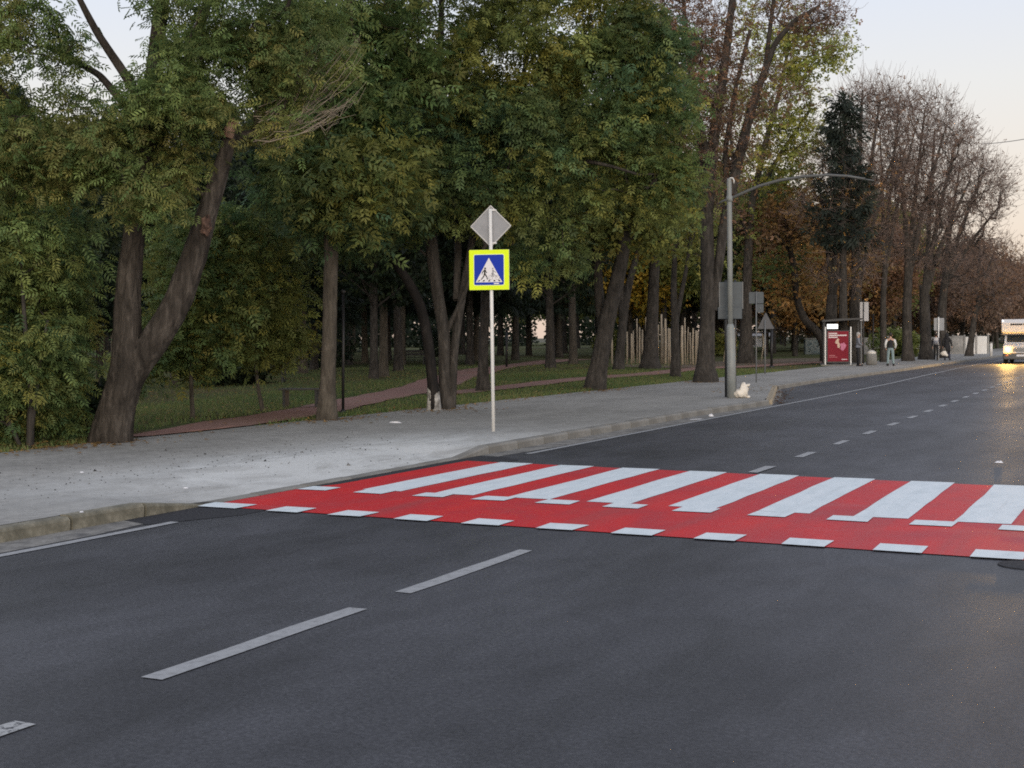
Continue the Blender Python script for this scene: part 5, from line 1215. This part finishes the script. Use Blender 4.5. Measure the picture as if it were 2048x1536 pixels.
def person(label, foot, face, H, pose, hair, wear, extra=None):
    """pose: dict of joints in the body frame (x = right hand side, y = forward, z up; metres for H = 1.72)."""
    k = H / 1.72; root = thing('person', label, 'person', foot, 'people on the far pavement', math.atan2(face[1], face[0]) - math.pi / 2); root.scale = (k, k, k)
    J = dict(pel=(0, 0, .95), waist=(0, .01, 1.08), chest=(0, .01, 1.28), neckb=(0, 0, 1.45), neck=(0, .015, 1.51), head=(0, .03, 1.60), top=(0, .02, 1.66), nose=(0, .135, 1.585))
    for s, n_ in ((-1, 'l'), (1, 'r')):
        J.update({n_ + 'sh': (s * .17, 0, 1.40), n_ + 'el': (s * .22, -.02, 1.12), n_ + 'wr': (s * .22, .06, .88), n_ + 'ha': (s * .22, .08, .80), n_ + 'hip': (s * .09, 0, .90), n_ + 'kn': (s * .10, .02, .49), n_ + 'an': (s * .10, -.01, .09), n_ + 'to': (s * .11, .14, .04)})
    J.update(pose); names = list(J); I = {n_: i for i, n_ in enumerate(names)}
    E = [('pel', 'waist'), ('waist', 'chest'), ('chest', 'neckb'), ('neckb', 'neck'), ('neck', 'head'), ('head', 'top'), ('head', 'nose')]
    for n_ in 'lr': E += [('chest', n_ + 'sh'), (n_ + 'sh', n_ + 'el'), (n_ + 'el', n_ + 'wr'), (n_ + 'wr', n_ + 'ha'), ('pel', n_ + 'hip'), (n_ + 'hip', n_ + 'kn'), (n_ + 'kn', n_ + 'an'), (n_ + 'an', n_ + 'to')]
    Rd = dict(pel=(.14, .10), waist=(.125, .09), chest=(.15, .10), neckb=.07, neck=.052, head=(.082, .10), top=(.07, .085), nose=.018)
    for n_ in 'lr': Rd.update({n_ + 'sh': .058, n_ + 'el': .042, n_ + 'wr': .028, n_ + 'ha': (.034, .02), n_ + 'hip': .085, n_ + 'kn': .058, n_ + 'an': .04, n_ + 'to': .032})
    me = skin_mesh([J[a] for a in names], [(I[a], I[b]) for a, b in E], [Rd[a] for a in names], I['pel']); me.materials.append(M_skin); link('body', me, root)
    for n_ in 'lr':                                # five fingers each, curled a little
        h_ = np.array(J[n_ + 'ha']); w_ = np.array(J[n_ + 'wr']); d = unit(h_ - w_); sd = 1 if n_ == 'r' else -1; acr = unit(np.cross(d, [sd, .1, 0])); mb = MB()
        for i, ln in enumerate((.072, .080, .075, .060)): b = h_ + acr * (-.024 + .016 * i) + d * .02; mb.tube([b - d * .03, b + d * ln * .5, b + d * ln + np.array([-sd * .018, 0, 0])], [.010, .009, .007], 6)
        b = h_ - d * .03 + acr * -.03; mb.tube([b, b + d * .03 - acr * .02, b + d * .06 - acr * .022], [.011, .010, .008], 6)
        link('fingers', mb.mesh('fingers', M_skin, True), root)
    mb = MB(); hd = np.array(J['head']); mb.ball(hd + [0, -.022, .035], (.094, .108, .105), 14, 9); 
    if hair[1] > 0: mb.ball(hd + [0, -.06, -.04 - hair[1] * .4], (.085, .06, .07 + hair[1] * .5), 12, 7)
    link('hair', mb.mesh('hair', hair[0], True), root)
    for s in (-1, 1):
        mb = MB(); mb.ball(hd + [s * .095, .005, -.02], (.012, .022, .032), 8, 6); link('ear', mb.mesh('ear', M_skin, True), root)
        mb = MB(); mb.ball(hd + [s * .034, .098, .008], (.013, .008, .008), 8, 6); link('eye', mb.mesh('eye', M_black, True), root)
        n_ = 'l' if s < 0 else 'r'; a, t = np.array(J[n_ + 'an']), np.array(J[n_ + 'to']); f = unit((t - a) * [1, 1, 0]); rt = np.array([f[1], -f[0], 0]); c = np.array([a[0], a[1], t[2]]) + f * .07
        mb = MB(); mb.box(c + [0, 0, .008], (.092, .27, .075), (rt, f, Z), .024); mb.tube([c - f * .07, np.array(a) + [0, 0, .03]], [.05, .05], 8); link('shoe', mb.mesh('shoe', M_cloth['shoe'], True), root)
    mb = MB(); mb.ball(hd + [0, .098, -.045], (.024, .008, .006), 8, 5); link('mouth', mb.mesh('mouth', mat('lips', (.3, .12, .1), .6), True), root)
    def garment(nm, ed, rad, m):
        nn = []; 
        for a, b in ed:
            for x in (a, b):
                if x not in nn: nn.append(x)
        P = []
        for x in nn:
            if isinstance(x, tuple): a, b, t = x; P.append(np.array(J[a]) * (1 - t) + np.array(J[b]) * t)
            else: P.append(J[x])
        ix = {x: i for i, x in enumerate(nn)}; me = skin_mesh(P, [(ix[a], ix[b]) for a, b in ed], [rad[x if x in rad else (x[1] if isinstance(x, tuple) else x)] for x in nn], 0); me.materials.append(m); link(nm, me, root)
    for wk, wm in wear.items():
        m = M_cloth[wm]
        if wk == 'trousers':
            garment('trousers', [('pel', 'waist')] + [e for n_ in 'lr' for e in (('pel', n_ + 'hip'), (n_ + 'hip', n_ + 'kn'), (n_ + 'kn', n_ + 'an'))], dict(pel=(.152, .115), waist=(.135, .10), lhip=.10, rhip=.10, lkn=.074, rkn=.074, lan=.062, ran=.062), m)
        if wk in ('jacket', 'vest', 'coat'):
            ed = [('waist', 'chest'), ('waist', 'pel'), ('chest', 'neckb')]
            if wk != 'vest': ed += [e for n_ in 'lr' for e in (('chest', n_ + 'sh'), (n_ + 'sh', n_ + 'el'), (n_ + 'el', n_ + 'wr'))]
            rad = dict(pel=(.165, .125), waist=(.15, .115), chest=(.175, .125), neckb=.085, lsh=.075, rsh=.075, lel=.06, rel=.06, lwr=.045, rwr=.045)
            if wk == 'coat': rad.update(pel=(.20, .15), waist=(.18, .13), lsh=.085, rsh=.085, lel=.075, rel=.075)
            garment(wk, ed, rad, m)
            if wk == 'coat': mb = MB(); p = np.array(J['pel']); mb.tube([p + [0, 0, .12], p + [0, 0, -.15], p + [0, 0, -.38]], [.17, .20, .23], 14); link('coat_skirt', mb.mesh('coat_skirt', m, True), root)
        if wk == 'sleeves':
            for n_ in 'lr': garment('sleeve', [(n_ + 'sh', n_ + 'el'), (n_ + 'el', n_ + 'wr')], {n_ + 'sh': .078, n_ + 'el': .064, n_ + 'wr': .05}, m)
        if wk == 'hood':
            mb = MB(); mb.ball(hd + [0, -.03, -.01], (.125, .13, .155), 12, 8); mb.ball(hd + [0, -.03, -.16], (.15, .13, .10), 12, 7); link('hood', mb.mesh('hood', m, True), root)
    return root
toroad = np.array([.45, .9]); p1 = G(1716, 732.5, .13); p2 = G(1781, 732, .13); p3 = G(1872, 721, .13); p4 = G(1894, 721, .13)
person('person with grey hair and grey top standing at the bus shelter with arms folded', p1, (.9, .3), 1.70,
       dict(lel=(-.24, .03, 1.14), lwr=(-.03, .19, 1.14), lha=(.05, .19, 1.16), rel=(.24, .03, 1.14), rwr=(.03, .22, 1.10), rha=(-.06, .21, 1.10), ran=(.10, .04, .09), rto=(.12, .20, .04)), (M_hair_g, .02), dict(trousers='black', jacket='grey'))
person('person in a black vest with white sleeves and pale jeans standing with back turned', p2, (-.25, 1), 1.66,
       dict(lel=(-.26, -.03, 1.13), lwr=(-.24, .08, .92), lha=(-.21, .12, .86), rel=(.26, -.03, 1.13), rwr=(.24, .08, .92), rha=(.21, .12, .86), lkn=(-.12, .02, .49), lan=(-.14, -.02, .09), rkn=(.12, .02, .49), ran=(.15, -.02, .09), lto=(-.16, .13, .04), rto=(.18, .13, .04)), (M_hair_d, 0), dict(trousers='jeans', vest='black', sleeves='white'))
p3o = person('person walking away in dark trousers with a pale backpack beside the pale sign pole', p3, (-.1, 1), 1.62,
       dict(lkn=(-.09, .16, .50), lan=(-.09, .12, .12), lto=(-.09, .26, .07), rkn=(.09, -.06, .49), ran=(.09, -.24, .13), rto=(.09, -.12, .05)), (M_hair_d, 0), dict(trousers='black', jacket='dark'))
bb = np.array([0, -.19, 1.24]); mb = MB(); mb.box(bb, (.30, .16, .44), None, .05)
k_ = 1.62 / 1.72; rz = p3o.rotation_euler.z
bk = thing('backpack', 'pale backpack worn by the walker in dark trousers', 'backpack', p3, None, rz); bk.scale = (k_,) * 3
link('pack', mb.mesh('pack', M_cloth['pale'], True), bk)
for s in (-1, 1):
    mb = MB(); mb.tube([bb + [s * .10, .07, .20], [s * .12, -.02, 1.50], [s * .13, .14, 1.38], [s * .13, .14, 1.15], bb + [s * .13, .06, -.16]], .018, 6); link('strap', mb.mesh('strap', M_cloth['pale'], True), bk)
mb = MB(); mb.box(bb + [0, -.09, -.08], (.22, .06, .20), None, .02); link('pocket', mb.mesh('pocket', M_cloth['grey'], True), bk)
person('hooded person in a wide black coat walking away carrying a white bag', p4, (-.05, 1), 1.60,
       dict(lel=(-.24, -.02, 1.14), lwr=(-.26, .02, .90), lha=(-.26, .03, .82), rel=(.25, -.02, 1.14), rwr=(.30, .0, .90), rha=(.31, .01, .82), lkn=(-.10, -.05, .49), lan=(-.11, -.20, .13), lto=(-.12, -.08, .05), rkn=(.12, .14, .50), ran=(.15, .12, .10), rto=(.17, .26, .05)), (M_hair_d, 0), dict(trousers='navy', coat='black', hood='black'))
hb = W(1889, 707, depth(p4) - .25)
root = thing('carrier_bag', 'white carrier bag hanging from the hand of the person in the black coat', 'bag', hb)
mb = MB(); mb.ball(hb + [0, 0, -.02], (.21, .10, .16), 14, 9); mb.v = [(v_[0] + .05 * math.sin(v_[2] * 19), v_[1], v_[2] + .03 * math.sin(v_[0] * 15)) for v_ in mb.v]; part('bag_body', mb, M_bag, root, True)
mb = MB(); mb.tube([hb + [-.06, 0, .17], hb + [-.01, 0, .33], hb + [.05, 0, .17]], .012, 6); part('handle', mb, M_bag, root, True)

# ------------------------------------------------------------------ the oncoming camper van
vy = 81.7; vx = -8.2; vw = 2.15; xc = vx + vw / 2
root = thing('camper_van', 'white high-roofed van driving towards the crossing with headlights on', 'van', (xc, vy, 0))
M_van = mat('van_white', (.62, .63, .66), .35); M_grille = mat('grille', (.10, .10, .10), .5)
M_head = mat('headlight_on', (1, 1, 1), .3, emit=(1.0, .50, .09), estr=300); M_tyre = mat('tyre', (.02, .02, .02), .85); M_marker = mat('marker_lamp', (1, 1, 1), .3, emit=(1, 1, 1), estr=1.2)
def vp(x, y, z): return np.array([xc + x, vy + y, z])
mb = MB()                                     # living box: side profile with a raked over-cab front
prof = [(.35, 1.72), (.10, 1.80), (-.02, 2.32), (.05, 2.52), (5.6, 2.52), (5.6, .35), (1.5, .35), (1.5, 1.5)]
mb.prism([(a, b) for a, b in prof], vp(-vw / 2, 0, 0), ((0, 1, 0), (0, 0, 1), (1, 0, 0)), vw); part('living_box', mb, M_van, root)
mb = MB(); cw = 1.96                          # cab with sloping bonnet
prof = [(.02, .24), (-.02, .80), (.05, 1.02), (.55, 1.16), (1.0, 1.70), (1.6, 1.70), (1.6, .24)]
mb.prism(prof, vp(-cw / 2, 0, 0), ((0, 1, 0), (0, 0, 1), (1, 0, 0)), cw); part('cab', mb, M_van, root)
t = unit(np.array([0, .45, .54])); nrm_ = np.array([0, -t[2], t[1]])
mb = MB(); mb.prism(rrect(1.7, .60, .08), vp(0, .775, 1.43) + nrm_ * .012, ((1, 0, 0), t, nrm_), .01); part('windscreen', mb, M_window, root)
mb = MB(); mb.box(vp(0, -.03, .78), (.95, .05, .20), None, .015); part('grille', mb, M_grille, root)
for i in range(3): mb = MB(); mb.box(vp(0, -.06, .72 + .06 * i), (.9, .012, .02)); part('grille_bar', mb, M_metal, root)
mb = MB(); mb.box(vp(0, -.06, .42), (1.98, .16, .38), None, .05); bum = part('bumper', mb, M_grille, root)
mb = MB(); mb.box(vp(0, -.147, .46), (.52, .012, .115), None, .004); part('licence_plate', mb, M_signwhite, bum)
mb = MB(); mb.box(vp(0, -.02, .98), (1.0, .05, .08), None, .02); part('bonnet_edge', mb, M_van, root)
for s in (-1, 1):
    mb = MB(); mb.ball(vp(s * .74, -.05, .80), (.13, .06, .105), 16, 10); h = part('headlight', mb, M_head, root, True)
    ld_ = bpy.data.lights.new('headlight_beam', 'SPOT'); ld_.energy = 1500; ld_.color = (1.0, .58, .16); ld_.spot_size = R(50); ld_.spot_blend = .7; ld_.shadow_soft_size = .10
    lo = bpy.data.objects.new('headlight_beam', ld_); COL.objects.link(lo); lo.location = tuple(vp(s * .72, -.16, .80)); lo.rotation_euler = Vector((-.12, -1, -.035)).to_track_quat('-Z', 'Y').to_euler()
    mb = MB(); mb.ball(vp(s * .78, -.135, .46), (.10, .03, .05), 12, 7); part('indicator', mb, mat('amber_lamp', (.8, .25, .08), .3), root, True)
    mb = MB(); mb.ball(vp(s * (vw / 2 - .06), -.03, 2.44), (.05, .03, .04), 10, 6); part('marker_lamp', mb, M_marker, root, True)
    mb = MB(); mb.box(vp(s * 1.12, .55, 1.35), (.16, .10, .30), None, .03); mr = part('mirror', mb, M_black, root)
    mb = MB(); mb.tube([vp(s * .97, .6, 1.2), vp(s * 1.1, .56, 1.3)], .02, 6); part('mirror_arm', mb, M_black, mr)
    mb = MB(); mb.box(vp(s * (cw / 2 + .006), 1.1, 1.36), (.012, .55, .42)); part('side_window', mb, M_window, root)
    mb = MB(); mb.prism([(-.03, 1.98), (.10, 1.80), (.02, 2.10)], vp(s * (vw / 2 - .01) - (.003 if s < 0 else -.003), 0, 0), ((0, 1, 0), (0, 0, 1), (1, 0, 0)), .01 * s); part('cheek_trim', mb, M_greymetal, root)
    for yw in (.75, 4.2):
        mb = MB(); mb.tube([vp(s * .80, yw, .34), vp(s * 1.02, yw, .34)], .34, 22); wh = part('wheel', mb, M_tyre, root)
        mb = MB(); mb.tube([vp(s * 1.02, yw, .34), vp(s * 1.028, yw, .34)], .2, 16); part('rim', mb, M_metal, wh)
t2 = unit(np.array([0, -.12, .52])); n2_ = np.array([0, -t2[2], t2[1]]); n2_ = n2_ * (1 if n2_[1] < 0 else -1)
cpt = vp(0, .035, 2.08)
for a, b in ((-.60, .02), (.08, .52)):         # unreadable dark lettering
    mb = MB(); xx_ = a
    while xx_ < b - .06:
        w__ = random.uniform(.07, .11); mb.prism([(xx_, .10), (xx_ + w__, .10), (xx_ + w__, .19), (xx_, .19)], cpt + n2_ * .004, ((1, 0, 0), t2, n2_), .004); xx_ += w__ + .012
    part('lettering', mb, M_black, root)

# ------------------------------------------------------------------ small things
wa, wb_ = W(1962, 288, 95), W(2300, 205, 60); pts = [wa + (wb_ - wa) * t + [0, 0, -1.1 * t * (1 - t) * 4 * .35] for t in np.linspace(0, 1, 24)]
mb = MB(); mb.tube(pts, .022, 5); solo('overhead_wire', mb, M_black, 'thin black wire crossing the sky at the upper edge of the bare crowns', 'wire', loc=wa)
def scrap(label, px, py, z, w_, l_, h_, nm='litter', rot=0):
    c = G(px, py, z); mb = MB(); ax = (np.array([math.cos(rot), math.sin(rot), 0]), np.array([-math.sin(rot), math.cos(rot), 0]), Z); r_ = random.Random(int(px))
    pts = [(r_.uniform(.7, 1.1) * w_ / 2 * math.cos(t), r_.uniform(.7, 1.1) * l_ / 2 * math.sin(t)) for t in np.linspace(0, 6.283, 9)[:-1]]
    n_ = 8; V = [c + ax[0] * a + ax[1] * b + [0, 0, .004] for a, b in pts] + [c + ax[0] * a * .55 + ax[1] * b * .55 + [0, 0, h_ * r_.uniform(.5, 1.1)] for a, b in pts] + [c + [0, 0, h_ * .8]]
    mb.add(V, [(i, (i + 1) % n_, n_ + (i + 1) % n_, n_ + i) for i in range(n_)] + [(n_ + i, n_ + (i + 1) % n_, 2 * n_) for i in range(n_)]); solo(nm, mb, M_signwhite, label, 'litter', loc=c)
scrap('crumpled white paper on the gutter by the edge line', 1422, 833, .004, .14, .14, .06)
scrap('flat white strip lying in the gutter below the kerb', 1393, 839, .004, .5, .10, .012, rot=1.2)
scrap('white scrap on the road past the crossing', 1998, 926, .004, .12, .10, .03)
scrap('small white scrap on the pavement near the full-height kerb', 164, 946, .13, .06, .05, .02)
scrap('small white scrap on the kerb top', 163, 1025, .134, .05, .05, .015)
scrap('small white scrap on the dusty dropped pavement', 371, 977, .10, .08, .05, .015)
scrap('pale scrap on the pavement edge beside the lime-washed trunk', 790, 846, .13, .35, .12, .03)
